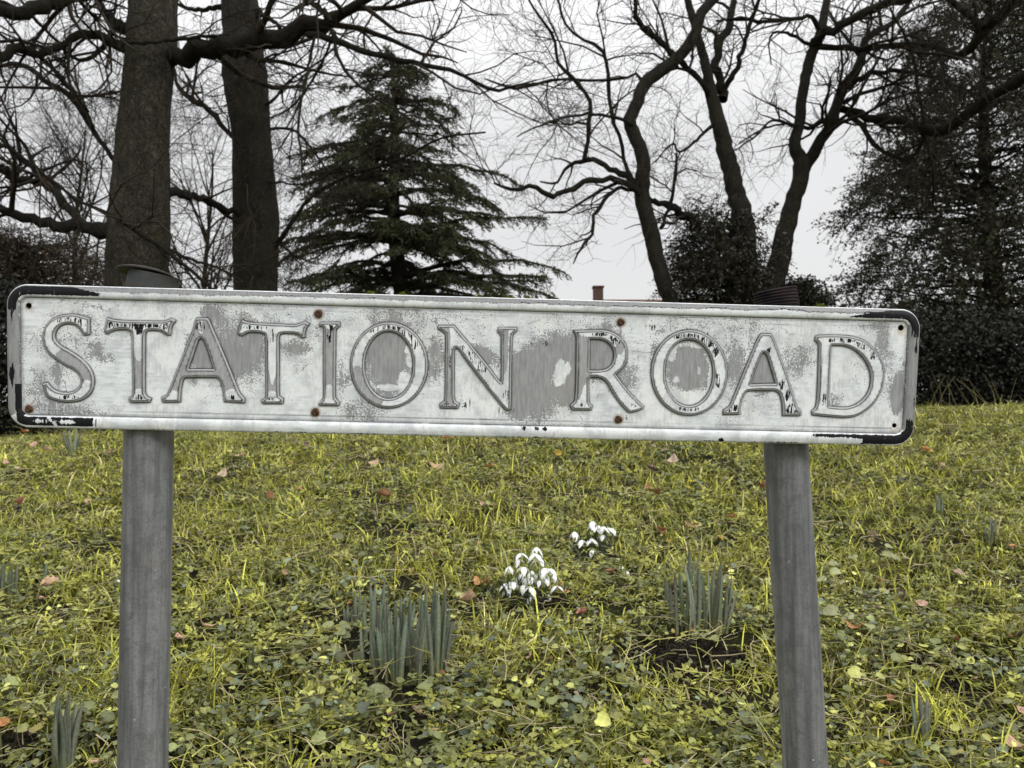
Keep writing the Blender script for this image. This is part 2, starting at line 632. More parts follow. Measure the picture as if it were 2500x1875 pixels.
def build_ground():
    xs = np.concatenate([-np.geomspace(600, 4.2, 26), np.arange(-4.1, 4.11, 0.045), np.geomspace(4.2, 600, 26)])
    ys = np.concatenate([-np.geomspace(300, 0.6, 18), np.arange(-0.5, 0.8, 0.1), np.arange(0.8, 6.2, 0.045), np.geomspace(6.3, 900, 34)])
    X, Y = np.meshgrid(xs, ys)
    Z = ground_z(X, Y)
    sw = soil_w(X, Y)
    near = (np.abs(X) < 4.2) & (Y > 0.4) & (Y < 6.3)
    Z = Z + np.where(near, 0.006 * fbm(X, Y, 5, 5.0, 3) + sw * 0.010 * fbm(X, Y, 9, 10.0, 2), 0)
    ny, nx = X.shape
    i = np.arange(ny - 1)[:, None] * nx + np.arange(nx - 1)[None]
    q = np.stack([i, i + 1, i + nx + 1, i + nx], -1).reshape(-1, 4)
    mb = MB()
    mb.add(np.stack([X, Y, Z], -1).reshape(-1, 3), q)
    o = mb.obj('ground', M_ground)
    a = o.data.attributes.new('soil', 'FLOAT', 'POINT')
    a.data.foreach_set('value', sw.ravel().astype(np.float32))
    a = o.data.attributes.new('meadow', 'FLOAT', 'POINT')       # shorter closed turf away from the rough bank
    mw = np.clip(np.maximum((np.abs(X) - (0.8 * np.maximum(Y, 0.6) + 0.3)) / 0.7, np.maximum((Y - 6.2) / 0.8, (0.6 - Y) / 0.3)), 0, 1)
    a.data.foreach_set('value', mw.ravel().astype(np.float32))
    tag(o, 'grassy bank rising gently away from the sign', None, None, 'structure')


build_ground()

# ------------------------------------------------------------------ the sign
PC = Vector((-0.04250, 0.84670, 0.04059 + CZ))
YAW, LEAN, ROLL = 0.040189, 0.089123, 0.022826
SW, SH = 1.0, 0.1541
Rz = Matrix.Rotation(YAW, 3, 'Z')
Rx = Matrix.Rotation(LEAN, 3, 'X')
Ry = Matrix.Rotation(ROLL, 3, 'Y')
RT = Rz @ Rx @ Ry
ex, ey, ez = RT @ Vector((1, 0, 0)), RT @ Vector((0, 0, 1)), RT @ Vector((0, -1, 0))
MP = Matrix(((ex.x, ey.x, ez.x, PC.x), (ex.y, ey.y, ez.y, PC.y), (ex.z, ey.z, ez.z, PC.z), (0, 0, 0, 1)))
EX, EY, EZ, PCn = (np.array(a) for a in (ex, ey, ez, PC))


def on_plate(px, py):
    """plate coordinates (x right, y up, metres from the plate's centre) of a photo pixel"""
    r = ray(px, py)
    o = np.array([0, 0, CZ])
    t = ((PCn - o) @ EZ) / (r @ EZ)
    p = r * t[..., None] + o - PCn
    return np.stack([p @ EX, p @ EY], -1)


sign = bpy.data.objects.new('street_sign', None)
col.objects.link(sign)
sign.location = (0, 0, 0)
sign.empty_display_size = 0.1
tag(sign, 'weathered white street name sign reading STATION ROAD on two grey steel posts', 'street sign')
MPX = 1 / 0.448e-3   # photo pixels per metre on the plate, about


def zoomed(pts, org, sc):
    return [(org[0] + p[0] / sc, org[1] + p[1] / sc, len(p) > 2) for p in pts]


def curve_poly(pts):
    """closed outline: Catmull-Rom between smooth points, straight into marked corners"""
    n = len(pts)
    xy = on_plate(np.array([p[0] for p in pts]), np.array([p[1] for p in pts]))
    cor = [p[2] for p in pts]
    out = []
    for i in range(n):
        p1, p2 = xy[i], xy[(i + 1) % n]
        p0 = xy[i - 1] if not cor[i] else 2 * p1 - p2
        p3 = xy[(i + 2) % n] if not cor[(i + 1) % n] else 2 * p2 - p1
        L = np.linalg.norm(p2 - p1)
        k = max(1, min(8, int(L / 0.002)))
        for j in range(k):
            t = j / k
            out.append(0.5 * (2 * p1 + (p2 - p0) * t + (2 * p0 - 5 * p1 + 4 * p2 - p3) * t * t + (3 * p1 - p0 - 3 * p2 + p3) * t ** 3))
    return np.array(out)


def ell(cx, cy, rx, ry, n=30):
    return [(cx + rx * math.cos(2 * math.pi * i / n), cy + ry * math.sin(2 * math.pi * i / n)) for i in range(n)]


c_ = 1
OUT = {}
OUT['S'] = ([zoomed([(865, 185, c_), (862, 440, c_), (780, 455, c_), (745, 400), (700, 335), (630, 285), (540, 265), (440, 280), (360, 330), (310, 410), (305, 500), (345, 575), (430, 645), (540, 705), (650, 775), (750, 850), (840, 940), (905, 1050), (935, 1150), (930, 1260), (890, 1370), (820, 1450), (730, 1500), (620, 1530), (500, 1535), (380, 1520), (270, 1490), (190, 1450), (150, 1370), (105, 1240, c_), (185, 1222, c_), (230, 1285), (310, 1345), (410, 1378), (500, 1385), (600, 1365), (680, 1310), (725, 1230), (722, 1140), (680, 1070), (600, 1005), (480, 945), (350, 865), (240, 775), (160, 675), (120, 570), (110, 460), (135, 345), (200, 245), (290, 178), (400, 135), (520, 118), (650, 122), (760, 150)], (90, 750), 6.6375)])
OUT['T'] = ([zoomed([(140, 95, c_), (230, 120), (400, 135), (600, 140), (800, 143), (940, 140), (1045, 108, c_), (1105, 135, c_), (1050, 215), (1030, 335, c_), (985, 335), (930, 295), (870, 275), (740, 270), (690, 290), (672, 350), (668, 600), (668, 1000), (672, 1170), (700, 1215), (760, 1240, c_), (735, 1290, c_), (470, 1290, c_), (440, 1235, c_), (490, 1200), (500, 1150), (497, 900), (490, 600), (488, 350), (475, 290), (430, 262), (300, 260), (210, 280), (140, 320, c_), (95, 290, c_), (115, 190)], (240, 760), 5.821)])
OUT['A'] = ([zoomed([(1400, 100, c_), (1550, 98, c_), (1580, 125, c_), (1760, 540), (1950, 1000), (2010, 1150), (2085, 1240, c_), (2080, 1300, c_), (1795, 1280, c_), (1790, 1200), (1770, 1080), (1740, 990), (1700, 945), (1640, 938), (1260, 938), (1220, 955), (1195, 1020), (1175, 1150), (1170, 1285, c_), (925, 1290, c_), (905, 1225, c_), (980, 1185), (1030, 1080), (1200, 650), (1330, 330), (1385, 140)], (240, 760), 5.821),
            zoomed([(1465, 378), (1505, 410), (1565, 560), (1650, 822, c_), (1285, 822, c_), (1370, 570), (1425, 410)], (240, 760), 5.821)])
OUT['T2'] = ([zoomed([(225, 145, c_), (300, 180), (480, 200), (700, 210), (920, 220), (1130, 225), (1275, 178, c_), (1355, 212, c_), (1295, 300), (1265, 445, c_), (1215, 440), (1170, 390), (1110, 375), (930, 370), (860, 390), (840, 440), (842, 900), (842, 1380), (860, 1440), (915, 1475, c_), (905, 1555, c_), (580, 1555, c_), (545, 1510, c_), (610, 1460), (625, 1400), (620, 900), (615, 450), (595, 385), (540, 360), (400, 350), (300, 370), (210, 418, c_), (150, 375, c_), (185, 230)], (560, 760), 6.913)])
OUT['I'] = ([zoomed([(1540, 190, c_), (1860, 185, c_), (1870, 250, c_), (1815, 290), (1795, 360), (1790, 800), (1785, 1380), (1800, 1470), (1855, 1530, c_), (1850, 1590, c_), (1530, 1585, c_), (1515, 1540, c_), (1580, 1480), (1595, 1380), (1595, 800), (1600, 340), (1585, 270), (1525, 240, c_)], (560, 760), 6.913)])
OUT['O'] = ([zoomed(ell(760, 840, 650, 720, 40), (840, 770), 6.9125), zoomed(ell(757, 838, 412, 568, 36), (840, 770), 6.9125)])
OUT['N'] = ([zoomed([(140, 105, c_), (405, 102, c_), (700, 450), (950, 755), (1130, 990), (1195, 1060, c_), (1205, 1000), (1205, 350), (1195, 260), (1140, 195, c_), (1160, 135, c_), (1460, 140, c_), (1455, 195, c_), (1400, 250), (1385, 340), (1370, 800), (1365, 1300), (1355, 1515, c_), (1300, 1530), (1250, 1500, c_), (1000, 1190), (700, 800), (480, 500), (435, 475), (405, 520), (405, 1000), (405, 1330), (430, 1385), (490, 1420, c_), (475, 1495, c_), (180, 1490, c_), (165, 1430, c_), (230, 1385), (255, 1310), (262, 800), (265, 300), (240, 225), (135, 150, c_)], (1050, 780), 6.9125)])
OUT['R'] = ([zoomed([(220, 120, c_), (600, 112), (750, 118), (880, 160), (1000, 240), (1080, 350), (1110, 480), (1095, 620), (1040, 740), (915, 860, c_), (1020, 1000), (1170, 1180), (1270, 1290), (1390, 1400, c_), (1360, 1450, c_), (1250, 1480), (1150, 1495), (1080, 1440), (960, 1300), (860, 1150), (780, 1010), (700, 930), (600, 900), (500, 905), (465, 940), (462, 1100), (465, 1310), (480, 1355), (520, 1385, c_), (505, 1455, c_), (185, 1455, c_), (150, 1375, c_), (215, 1320), (235, 1250), (250, 900), (260, 300), (250, 210)], (1370, 790), 6.9125),
            zoomed([(480, 260, c_), (620, 262), (740, 290), (840, 370), (890, 490), (885, 600), (840, 700), (760, 765), (640, 790), (475, 790, c_)], (1370, 790), 6.9125)])
OUT['O2'] = ([zoomed(ell(620, 662, 512, 574, 40), (1570, 790), 5.53), zoomed(ell(614, 662, 326, 448, 36), (1570, 790), 5.53)])
OUT['A2'] = ([zoomed([(1590, 140, c_), (1715, 140, c_), (1760, 220), (1900, 600), (2000, 900), (2060, 1100), (2130, 1190, c_), (2120, 1240, c_), (1880, 1240, c_), (1880, 1150), (1870, 1050), (1840, 950), (1790, 908), (1700, 900), (1440, 905), (1380, 930), (1340, 1000), (1310, 1100), (1300, 1220, c_), (1085, 1225, c_), (1080, 1170, c_), (1160, 1110), (1220, 980), (1400, 540), (1540, 210)], (1570, 790), 5.53),
             zoomed([(1630, 390), (1665, 420), (1710, 550), (1785, 810, c_), (1440, 820, c_), (1500, 640), (1590, 420)], (1570, 790), 5.53)])
OUT['D'] = ([zoomed([(275, 125, c_), (320, 105), (560, 102), (740, 115), (900, 160), (1040, 260), (1140, 390), (1195, 540), (1195, 700), (1150, 870), (1060, 1020), (950, 1120), (830, 1185), (700, 1210), (560, 1205), (380, 1190), (235, 1175, c_), (225, 1125, c_), (280, 1060), (300, 900), (315, 600), (320, 280), (310, 210), (270, 170, c_)], (1940, 800), 5.531),
            zoomed([(490, 238, c_), (640, 240), (760, 275), (880, 360), (970, 480), (1020, 620), (1015, 780), (960, 910), (860, 1010), (740, 1065), (620, 1075), (450, 1060, c_), (465, 700), (480, 400)], (1940, 800), 5.531)])
# wear of each letter in photo pixels: default paint, then (x, y, rx, ry, value) blobs; black streak blobs
LW = {
    'S': (0.30, [(165, 800, 75, 55, 0.9), (110, 820, 25, 60, 0.9), (125, 855, 35, 30, 0.85), (170, 972, 55, 24, 0.95), (212, 945, 12, 22, 0.9), (185, 890, 42, 34, 0.05)], [(170, 782, 34, 6), (207, 790, 6, 9), (172, 972, 18, 7)]),
    'T': (0.05, [(340, 795, 90, 20, 0.85), (341, 830, 13, 42, 0.9), (342, 968, 18, 16, 0.9)], [(290, 793, 32, 9), (342, 800, 22, 14), (392, 795, 28, 9), (344, 971, 9, 6)]),
    'A': (0.05, [(492, 796, 10, 20, 0.55), (424, 967, 14, 12, 0.95), (570, 968, 17, 16, 0.95)], [(493, 795, 9, 13), (570, 970, 6, 5)]),
    'T2': (0.10, [(665, 803, 80, 18, 0.9), (667, 845, 10, 55, 0.85), (667, 905, 7, 30, 0.7), (667, 971, 15, 14, 0.9)], [(625, 799, 22, 5), (667, 820, 6, 14), (666, 972, 8, 5)]),
    'I': (0.05, [(803, 796, 18, 8, 0.7), (805, 972, 14, 28, 0.92)], [(805, 800, 10, 12), (803, 825, 4, 22), (790, 986, 6, 5)]),
    'O': (0.92, [(888, 958, 42, 40, 0.0), (872, 930, 18, 30, 0.15)], [(920, 803, 26, 8), (955, 800, 30, 9), (990, 812, 26, 12), (1010, 830, 12, 18)]),
    'N': (0.82, [(1098, 940, 16, 50, 0.05), (1090, 845, 8, 50, 0.2), (1230, 860, 10, 50, 0.3), (1232, 820, 9, 30, 0.4)], [(1236, 808, 8, 6), (1145, 880, 40, 30), (1087, 985, 8, 5), (1236, 970, 6, 14)]),
    'R': (0.85, [(1418, 880, 26, 50, 0.1), (1410, 940, 10, 30, 0.2), (1512, 850, 8, 14, 0.2)], [(1462, 815, 18, 5), (1500, 830, 14, 10), (1426, 988, 8, 5), (1545, 990, 8, 4)]),
    'O2': (0.95, [], [(1665, 820, 36, 6), (1725, 835, 24, 10), (1680, 997, 22, 5), (1750, 930, 5, 18), (1745, 862, 6, 12)]),
    'A2': (0.95, [], [(1790, 998, 12, 10), (1932, 1000, 13, 16), (1906, 937, 6, 12), (1921, 965, 5, 14), (1876, 855, 6, 6)]),
    'D': (0.93, [(2005, 900, 6, 90, 0.75)], [(2050, 831, 30, 5), (2105, 842, 18, 9), (2128, 862, 10, 14), (2010, 975, 6, 14)]),
}
ORDER = ['S', 'T', 'A', 'T2', 'I', 'O', 'N', 'R', 'O2', 'A2', 'D']
POLY = {k: [curve_poly(p) for p in OUT[k]] for k in ORDER}


def seg_dist(P, poly):
    """unsigned distance of points (n,2) to a closed polyline"""
    a = poly
    b = np.roll(poly, -1, axis=0)
    best = np.full(len(P), 1e9)
    for s in range(0, len(P), 6000):
        p = P[s:s + 6000, None]
        ab = (b - a)[None]
        t = np.clip(((p - a[None]) * ab).sum(-1) / np.maximum((ab ** 2).sum(-1), 1e-12), 0, 1)
        d = np.linalg.norm(p - (a[None] + ab * t[..., None]), axis=-1).min(1)
        best[s:s + 6000] = d
    return best


def inside(P, poly):
    x, y = P[:, 0:1], P[:, 1:2]
    a = poly
    b = np.roll(poly, -1, axis=0)
    cnd = (a[None, :, 1] > y) != (b[None, :, 1] > y)
    xi = a[None, :, 0] + (y - a[None, :, 1]) * (b - a)[None, :, 0] / np.where(np.abs((b - a)[None, :, 1]) < 1e-12, 1e-12, (b - a)[None, :, 1])
    return (cnd & (x < xi)).sum(1) % 2 == 1


def blob(P, lst):
    """largest of soft elliptical blobs given in photo pixels; P in plate metres"""
    w = np.zeros(len(P))
    for it in lst:
        cxy = on_plate(np.array(it[0]), np.array(it[1]))
        rx, ry = it[2] / MPX, it[3] / MPX
        d = np.sqrt(((P[:, 0] - cxy[0]) / rx) ** 2 + ((P[:, 1] - cxy[1]) / ry) ** 2)
        w = np.maximum(w, np.clip((1.55 - d) / 1.1, 0, 1))
    return np.clip(w, 0, 1)


def set_attr(me, name, val):
    a = me.attributes.new(name, 'FLOAT', 'POINT')
    a.data.foreach_set('value', np.asarray(val, np.float32))


def child(name, me, parent, mat=None):
    o = bpy.data.objects.new(name, me)
    col.objects.link(o)
    o.parent = parent
    if mat:
        me.materials.append(mat)
    return o


HOLES_PX = [(70, 746, 6.3), (2199, 800, 7.2), (2183, 1038.5, 5.8)]
SCREWS_PX = [(777.6, 766, 10), (770, 1006, 10), (1515.6, 786.6, 9.6), (1510, 1024, 9.6), (71.5, 998.5, 9.6)]
INSET = 0.0150


def rounded(hx, hy, r, s):
    """signed distance to rounded rectangle"""
    pass


def build_plate():
    hx, hy = SW / 2 - INSET + 0.0006, SH / 2 - INSET + 0.0006
    rc = 0.008
    nx, ny = 745, 97
    xs = np.linspace(-hx, hx, nx)
    ys = np.linspace(-hy, hy, ny)
    X, Y = np.meshgrid(xs, ys)
    P = np.stack([X.ravel(), Y.ravel()], -1)
    Z = 0.0004 * fbm(P[:, 0], P[:, 1], 31, 9, 2)
    q = np.abs(P) - np.array([hx - rc, hy - rc])
    sd = np.linalg.norm(np.maximum(q, 0), axis=1) + np.minimum(q.max(1), 0) - rc
    holes = [(on_plate(np.array(a), np.array(b)), r / MPX) for a, b, r in HOLES_PX]
    dead = sd > 0.0014
    for c, r in holes:
        d = np.linalg.norm(P - c, axis=1)
        dead |= d < r
        ringv = (d >= r) & (d < r + 0.0019)
        P[ringv] = c + (P[ringv] - c) / d[ringv][:, None] * r
    paint = np.full(len(P), 0.70)
    paint += 0.13 * fbm(P[:, 0], P[:, 1], 41, 5, 3)
    paint += 0.10 * np.clip(-P[:, 1] / 0.05, -0.5, 1)      # the lower band has kept more enamel
    grey = [(570, 860, 42, 62), (612, 862, 26, 60), (521, 775, 26, 30), (600, 800, 20, 30), (110, 985, 62, 32), (180, 1003, 75, 16), (85, 955, 30, 40),
            (240, 860, 26, 20), (262, 870, 25, 16), (137, 913, 12, 26), (838, 925, 24, 46), (872, 1005, 66, 24), (2150, 797, 52, 10),
            (2157, 825, 18, 44), (2190, 968, 17, 52), (1950, 880, 40, 46), (1795, 890, 22, 44), (1530, 925, 38, 40), (1055, 905, 26, 30),
            (1065, 870, 20, 40), (505, 845, 20, 50), (1600, 880, 14, 40), (2040, 980, 20, 25), (1200, 880, 26, 26), (470, 930, 14, 16), (720, 850, 30, 16)]
    paint -= 0.34 * blob(P, grey)
    strong = [(1295, 950, 60, 60), (1340, 900, 62, 64), (1375, 870, 44, 50), (1268, 985, 32, 36), (1385, 945, 30, 40),
              (1300, 895, 52, 40), (951, 880, 50, 84), (1470, 862, 45, 52), (489, 862, 30, 44), (1862, 905, 28, 50), (2190, 968, 13, 42), (1680, 910, 52, 40), (1680, 880, 30, 60), (1165, 870, 26, 22)]
    paint -= 0.75 * blob(P, strong)
    paint += 0.62 * blob(P, [(1369, 912, 14, 30), (1352, 925, 12, 18), (1385, 900, 8, 16), (985, 930, 14, 26), (950, 945, 26, 7), (1000, 880, 8, 14), (1738, 915, 8, 34), (1652, 926, 9, 8), (1668, 968, 46, 9), (1706, 905, 7, 14), (1690, 842, 40, 8), (1640, 860, 10, 18), (1000, 855, 14, 10)])
    paint += 0.9 * blob(P, [(1368, 908, 12, 26), (1362, 930, 7, 12), (1386, 896, 5, 12)])
    dark = np.zeros(len(P))
    dark += 0.36 * blob(P, [(1330, 840, 60, 16), (1420, 810, 40, 10), (1590, 800, 60, 12), (420, 775, 40, 8), (1130, 980, 40, 26), (1240, 1005, 60, 14), (1700, 812, 50, 10), (1510, 1000, 14, 16), (1490, 1010, 8, 22), (1528, 1020, 10, 10)])
    dirt = np.zeros(len(P))
    for k in ORDER:
        for pl in POLY[k]:
            lo, hi = pl.min(0) - 0.006, pl.max(0) + 0.006
            sel = np.where(((P > lo) & (P < hi)).all(1))[0]
            d = seg_dist(P[sel], pl)
            dirt[sel] = np.maximum(dirt[sel], np.exp(-(d / 0.0012) ** 2) * 1.2)
    dirt = np.maximum(dirt, np.exp(-np.abs(sd + 0.0006) / 0.0012) * 0.75)
    for (y0, w) in ((SH / 2 - INSET - 0.0052, 0.0005), (-SH / 2 + INSET + 0.0046, 0.0006)):
        dirt = np.maximum(dirt, np.exp(-((P[:, 1] - y0) / w) ** 2) * (0.5 + 0.5 * fbm(P[:, 0], P[:, 1] * 0, 77, 6, 3)))
    rust = np.zeros(len(P))
    for a, b, r in HOLES_PX:
        cxy = on_plate(np.array(a), np.array(b))
        d = np.linalg.norm((P - cxy) * np.array([1, 0.8]) + np.array([0, 0.002]), axis=1)
        rust = np.maximum(rust, np.clip(1 - (d - r / MPX) / 0.004, 0, 1) * 0.55)
        paint += 0.5 * np.exp(-(d / 0.016) ** 2)
    for a, b, r in SCREWS_PX:
        cxy = on_plate(np.array(a), np.array(b))
        d = np.linalg.norm(P - cxy, axis=1)
        rust = np.maximum(rust, np.exp(-(np.maximum(d - 0.0045, 0) / 0.0016) ** 2) * 0.5)
        dirt = np.maximum(dirt, np.exp(-((d - 0.0052) / 0.0009) ** 2) * 0.5)
        st = np.exp(-((P[:, 0] - cxy[0]) / 0.0010) ** 2) * np.clip(1 - np.abs(P[:, 1] - cxy[1] + 0.010) / 0.012, 0, 1)
        rust = np.maximum(rust, st * 0.4)
    # hand scratches
    for (x0, y0, x1, y1) in ((180, 738, 232, 747), (232, 747, 262, 760), (215, 770, 245, 795), (1545, 858, 1592, 862), (1290, 790, 1318, 781), (1870, 790, 1960, 796), (1918, 805, 1926, 818), (1926, 818, 1942, 814), (80, 812, 92, 830), (70, 840, 84, 815), (225, 978, 232, 988), (1040, 828, 1062, 825), (1515, 795, 1516, 822)):
        a = on_plate(np.array([x0, x1]), np.array([y0, y1]))
        ab = a[1] - a[0]
        t = np.clip(((P - a[0]) @ ab) / (ab @ ab), 0, 1)
        d = np.linalg.norm(P - a[0] - t[:, None] * ab, axis=1)
        dirt = np.maximum(dirt, np.exp(-(d / 0.0006) ** 2) * 0.55)
    i = np.arange(ny - 1)[:, None] * nx + np.arange(nx - 1)[None]
    qd = np.stack([i, i + 1, i + nx + 1, i + nx], -1).reshape(-1, 4)
    qd = qd[~dead[qd].any(1)]
    mb = MB()
    mb.add(np.column_stack([P, Z]), qd)
    me = mb.mesh('plate', M_sign)
    for n_, v_ in (('paint', paint), ('dark', dark), ('rust', rust), ('dirt', dirt)):
        set_attr(me, n_, v_)
    o = child('plate', me, sign)
    o.matrix_local = MP
    o['label'] = 'white enamelled name plate worn to bare grey metal in patches'
    # dark sleeves behind the open holes
    for c, r in holes:
        h = MB()
        pts = np.array([[[c[0], c[1], 0.0003], [c[0], c[1], -0.004], [c[0], c[1], -0.012]]])
        tubes(h, pts, np.full((1, 3), r + 0.0001), 20, cap=True)
        child('screw_hole', h.mesh('screw_hole', M_black), o)
    return o


plate = build_plate()


def build_rim():
    R0 = 0.0225
    prof = [(0, -0.011), (0, 0.0002), (0.0004, 0.0011), (0.0012, 0.0017), (0.003, 0.0023), (0.0055, 0.0030), (0.0075, 0.0032), (0.0095, 0.0031), (0.0115, 0.0026), (0.0128, 0.0017), (0.0134, 0.0006), (0.0138, -0.0004), (0.0144, -0.0005), (0.0151, 0.0001)]
    # finer steps across the face so that the wear fields resolve
    ps = []
    for (a, b) in zip(prof[:-1], prof[1:]):
        k = 2 if b[0] - a[0] > 0.0015 else 1
        for j in range(k):
            ps.append((a[0] + (b[0] - a[0]) * j / k, a[1] + (b[1] - a[1]) * j / k))
    ps.append(prof[-1])
    base, nor = [], []
    hx, hy = SW / 2 - R0, SH / 2 - R0
    cs = [((hx, hy), 0), ((-hx, hy), 90), ((-hx, -hy), 180), ((hx, -hy), 270)]
    for ci, (c, a0) in enumerate(cs):
        for k in range(25):
            a = R(a0 + 90 * k / 24)
            base.append((c[0] + R0 * math.cos(a), c[1] + R0 * math.sin(a)))
            nor.append((-math.cos(a), -math.sin(a)))
        c2 = cs[(ci + 1) % 4][0]
        a = R(a0 + 90)
        p0 = np.array([c[0] + R0 * math.cos(a), c[1] + R0 * math.sin(a)])
        p1 = np.array([c2[0] + R0 * math.cos(a), c2[1] + R0 * math.sin(a)])
        n = int(np.linalg.norm(p1 - p0) / 0.0016)
        for k in range(1, n):
            base.append(tuple(p0 + (p1 - p0) * k / n))
            nor.append((-math.cos(a), -math.sin(a)))
    base = np.array(base)
    nor = np.array(nor)
    s = np.array([p[0] for p in ps])
    z = np.array([p[1] for p in ps])
    V = base[:, None] + nor[:, None] * s[None, :, None]
    m, k = V.shape[:2]
    wob = 0.00025 * fbm(V[..., 0], V[..., 1], 55, 7, 2)
    v3 = np.concatenate([V, (z[None] + wob)[..., None]], -1)
    i = np.arange(m)[:, None] * k
    i2 = (np.arange(m)[:, None] + 1) % m * k
    j = np.arange(k - 1)[None]
    q = np.stack([i + j, i2 + j, i2 + j + 1, i + j + 1], -1).reshape(-1, 4)
    mb = MB()
    mb.add(v3.reshape(-1, 3), q)
    me = mb.mesh('rim', M_rim)
    P = V.reshape(-1, 2)
    S = np.broadcast_to(s[None], (m, k)).ravel()
    top = (nor[:, 1] < -0.5)[:, None].repeat(k, 1).ravel()
    bot = (nor[:, 1] > 0.5)[:, None].repeat(k, 1).ravel()
    lef = (nor[:, 0] > 0.5)[:, None].repeat(k, 1).ravel()
    x, y = P[:, 0], P[:, 1]
    wav = fbm(x, y * 0, 61, 9, 4) * 0.35 + fbm(x, y * 0, 62, 40, 3) * 0.25
    paint = np.full(len(P), 0.12)
    t_in = (S - 0.0052) / 0.003 + wav * 0.9                   # top rail: enamel left only on the inner half
    paint = np.where(top, np.clip(0.34 + 0.5 * t_in, 0.06, 0.95), paint)
    paint = np.where(bot, 0.98, paint)
    paint = np.where(S < 0.0012, 0.92, paint)
    paint = np.where((S > 0.0128) & (top | bot), 0.85, paint)
    paint = np.where(~top & ~bot, 0.12 + 0.5 * np.clip((S - 0.012) / 0.002, 0, 1), paint)
    dark = np.zeros(len(P))
    face = (S > 0.0019) & (S < 0.0108)
    xl, xr = -SW / 2, SW / 2
    # upper left corner, tapering off along the top rail
    tl = np.clip((xl + 0.102 - x - 0.030 * np.clip((0.0075 - S) / 0.006, 0, 1.3)) / 0.006, 0, 1) * np.clip((y - (SH / 2 - 0.030)) / 0.004, 0, 1)
    dark = np.maximum(dark, np.where(face, tl * 0.93, 0))
    lstr = np.exp(-((S - 0.0062) / 0.0026) ** 2) * np.clip((y - 0.018) / 0.03, 0, 1) * 0.80
    dark = np.maximum(dark, np.where(lef, lstr, 0))
    dia = np.clip(1.25 - np.abs(x - xl - 0.0062) / 0.005 - np.abs(y + 0.018) / 0.018, 0, 1)
    dark = np.maximum(dark, np.where(lef, dia, 0))
    dark = np.maximum(dark, np.where(lef & (y < -0.030) & (y > -0.070), np.clip((S - 0.0082) / 0.0015, 0, 1), 0))
    # lower left corner and along the bottom rail
    bl = np.clip((xl + 0.098 - x) / 0.012, 0, 1) * (S > 0.0022) * (S < 0.0122)
    bl = bl * (1 - 0.95 * np.exp(-((x - xl - 0.033) / 0.007) ** 2 - ((S - 0.0075) / 0.003) ** 2)) * (1 - 0.95 * np.exp(-((x - xl - 0.062) / 0.011) ** 2 - ((S - 0.007) / 0.0026) ** 2))
    bl = bl * (np.abs((x - xl - 0.045) - (0.010 - S) * 0.9) > 0.0016)
    dark = np.maximum(dark, np.where(bot & (x < -0.3) & (x > xl + 0.010), bl, 0))
    # upper right corner
    tr = np.clip((x - (xr - 0.078) - 0.035 * np.clip((0.008 - S) / 0.006, -0.3, 1.2)) / 0.008, 0, 1) * np.clip((y - (SH / 2 - 0.034)) / 0.004, 0, 1)
    dark = np.maximum(dark, np.where(face & (x > 0), tr * 0.93, 0))
    rs = np.exp(-((S - 0.0045) / 0.002) ** 2) * np.clip((y - 0.012) / 0.02, 0, 1) * 0.72 + np.exp(-((S - 0.003) / 0.0016) ** 2) * np.clip((-y - 0.0) / 0.03, 0, 1) * 0.66
    dark = np.maximum(dark, np.where(~top & ~bot & ~lef, rs, 0))
    # lower right corner
    br = np.clip((x - (xr - 0.064)) / 0.006, 0, 1) * np.clip((-y - 0.042) / 0.008, 0, 1) * (S > 0.0014)
    dark = np.maximum(dark, np.where((x > 0) & (S < 0.0112), br * 0.93, 0))
    br2 = np.clip((x - (xr - 0.128)) / 0.02, 0, 1) * np.clip((S - 0.0068 + wav * 0.004) / 0.002, 0, 1) * (S < 0.0118)
    dark = np.maximum(dark, np.where(bot & (x > 0), br2, 0))
    be = np.exp(-((S - 0.0014) / 0.0008) ** 2) * np.clip(0.40 + wav * 0.8, 0, 0.9) * (x > -0.35)
    dark = np.maximum(dark, np.where(bot, be, 0))
    for xx in (1278, 1310, 1330, 1760):
        cx_ = on_plate(np.array(xx), np.array(1060))[0]
        dark = np.maximum(dark, np.where(bot, 0.95 * np.exp(-((x - cx_) / 0.004) ** 2 - ((S - (0.011 if xx < 1500 else 0.0025)) / 0.0028) ** 2), 0))
    te = np.exp(-((S - 0.0052 + wav * 0.003) / 0.0009) ** 2) * np.clip(0.42 + 0.7 * wav + 0.2 * (x > 0.05), 0, 0.9)
    dark = np.maximum(dark, np.where(top & (x > -0.39), te, 0))
    dirt = np.exp(-((S - 0.0139) / 0.0006) ** 2) * 0.95
    dirt = np.maximum(dirt, np.exp(-((S - 0.0016) / 0.0006) ** 2) * 0.35)
    for n_, v_ in (('paint', paint), ('dark', dark), ('rust', np.zeros(len(P))), ('dirt', dirt)):
        set_attr(me, n_, v_)
    o = child('rim', me, plate)
    return o


build_rim()
# back sheet closing the tray
bk = MB()
bk.add([(-SW / 2 + .004, -SH / 2 + .004, -0.0085), (SW / 2 - .004, -SH / 2 + .004, -0.0085), (SW / 2 - .004, SH / 2 - .004, -0.0085), (-SW / 2 + .004, SH / 2 - .004, -0.0085)], [(3, 2, 1, 0)])
child('back_sheet', bk.mesh('back_sheet', M_steel), plate)


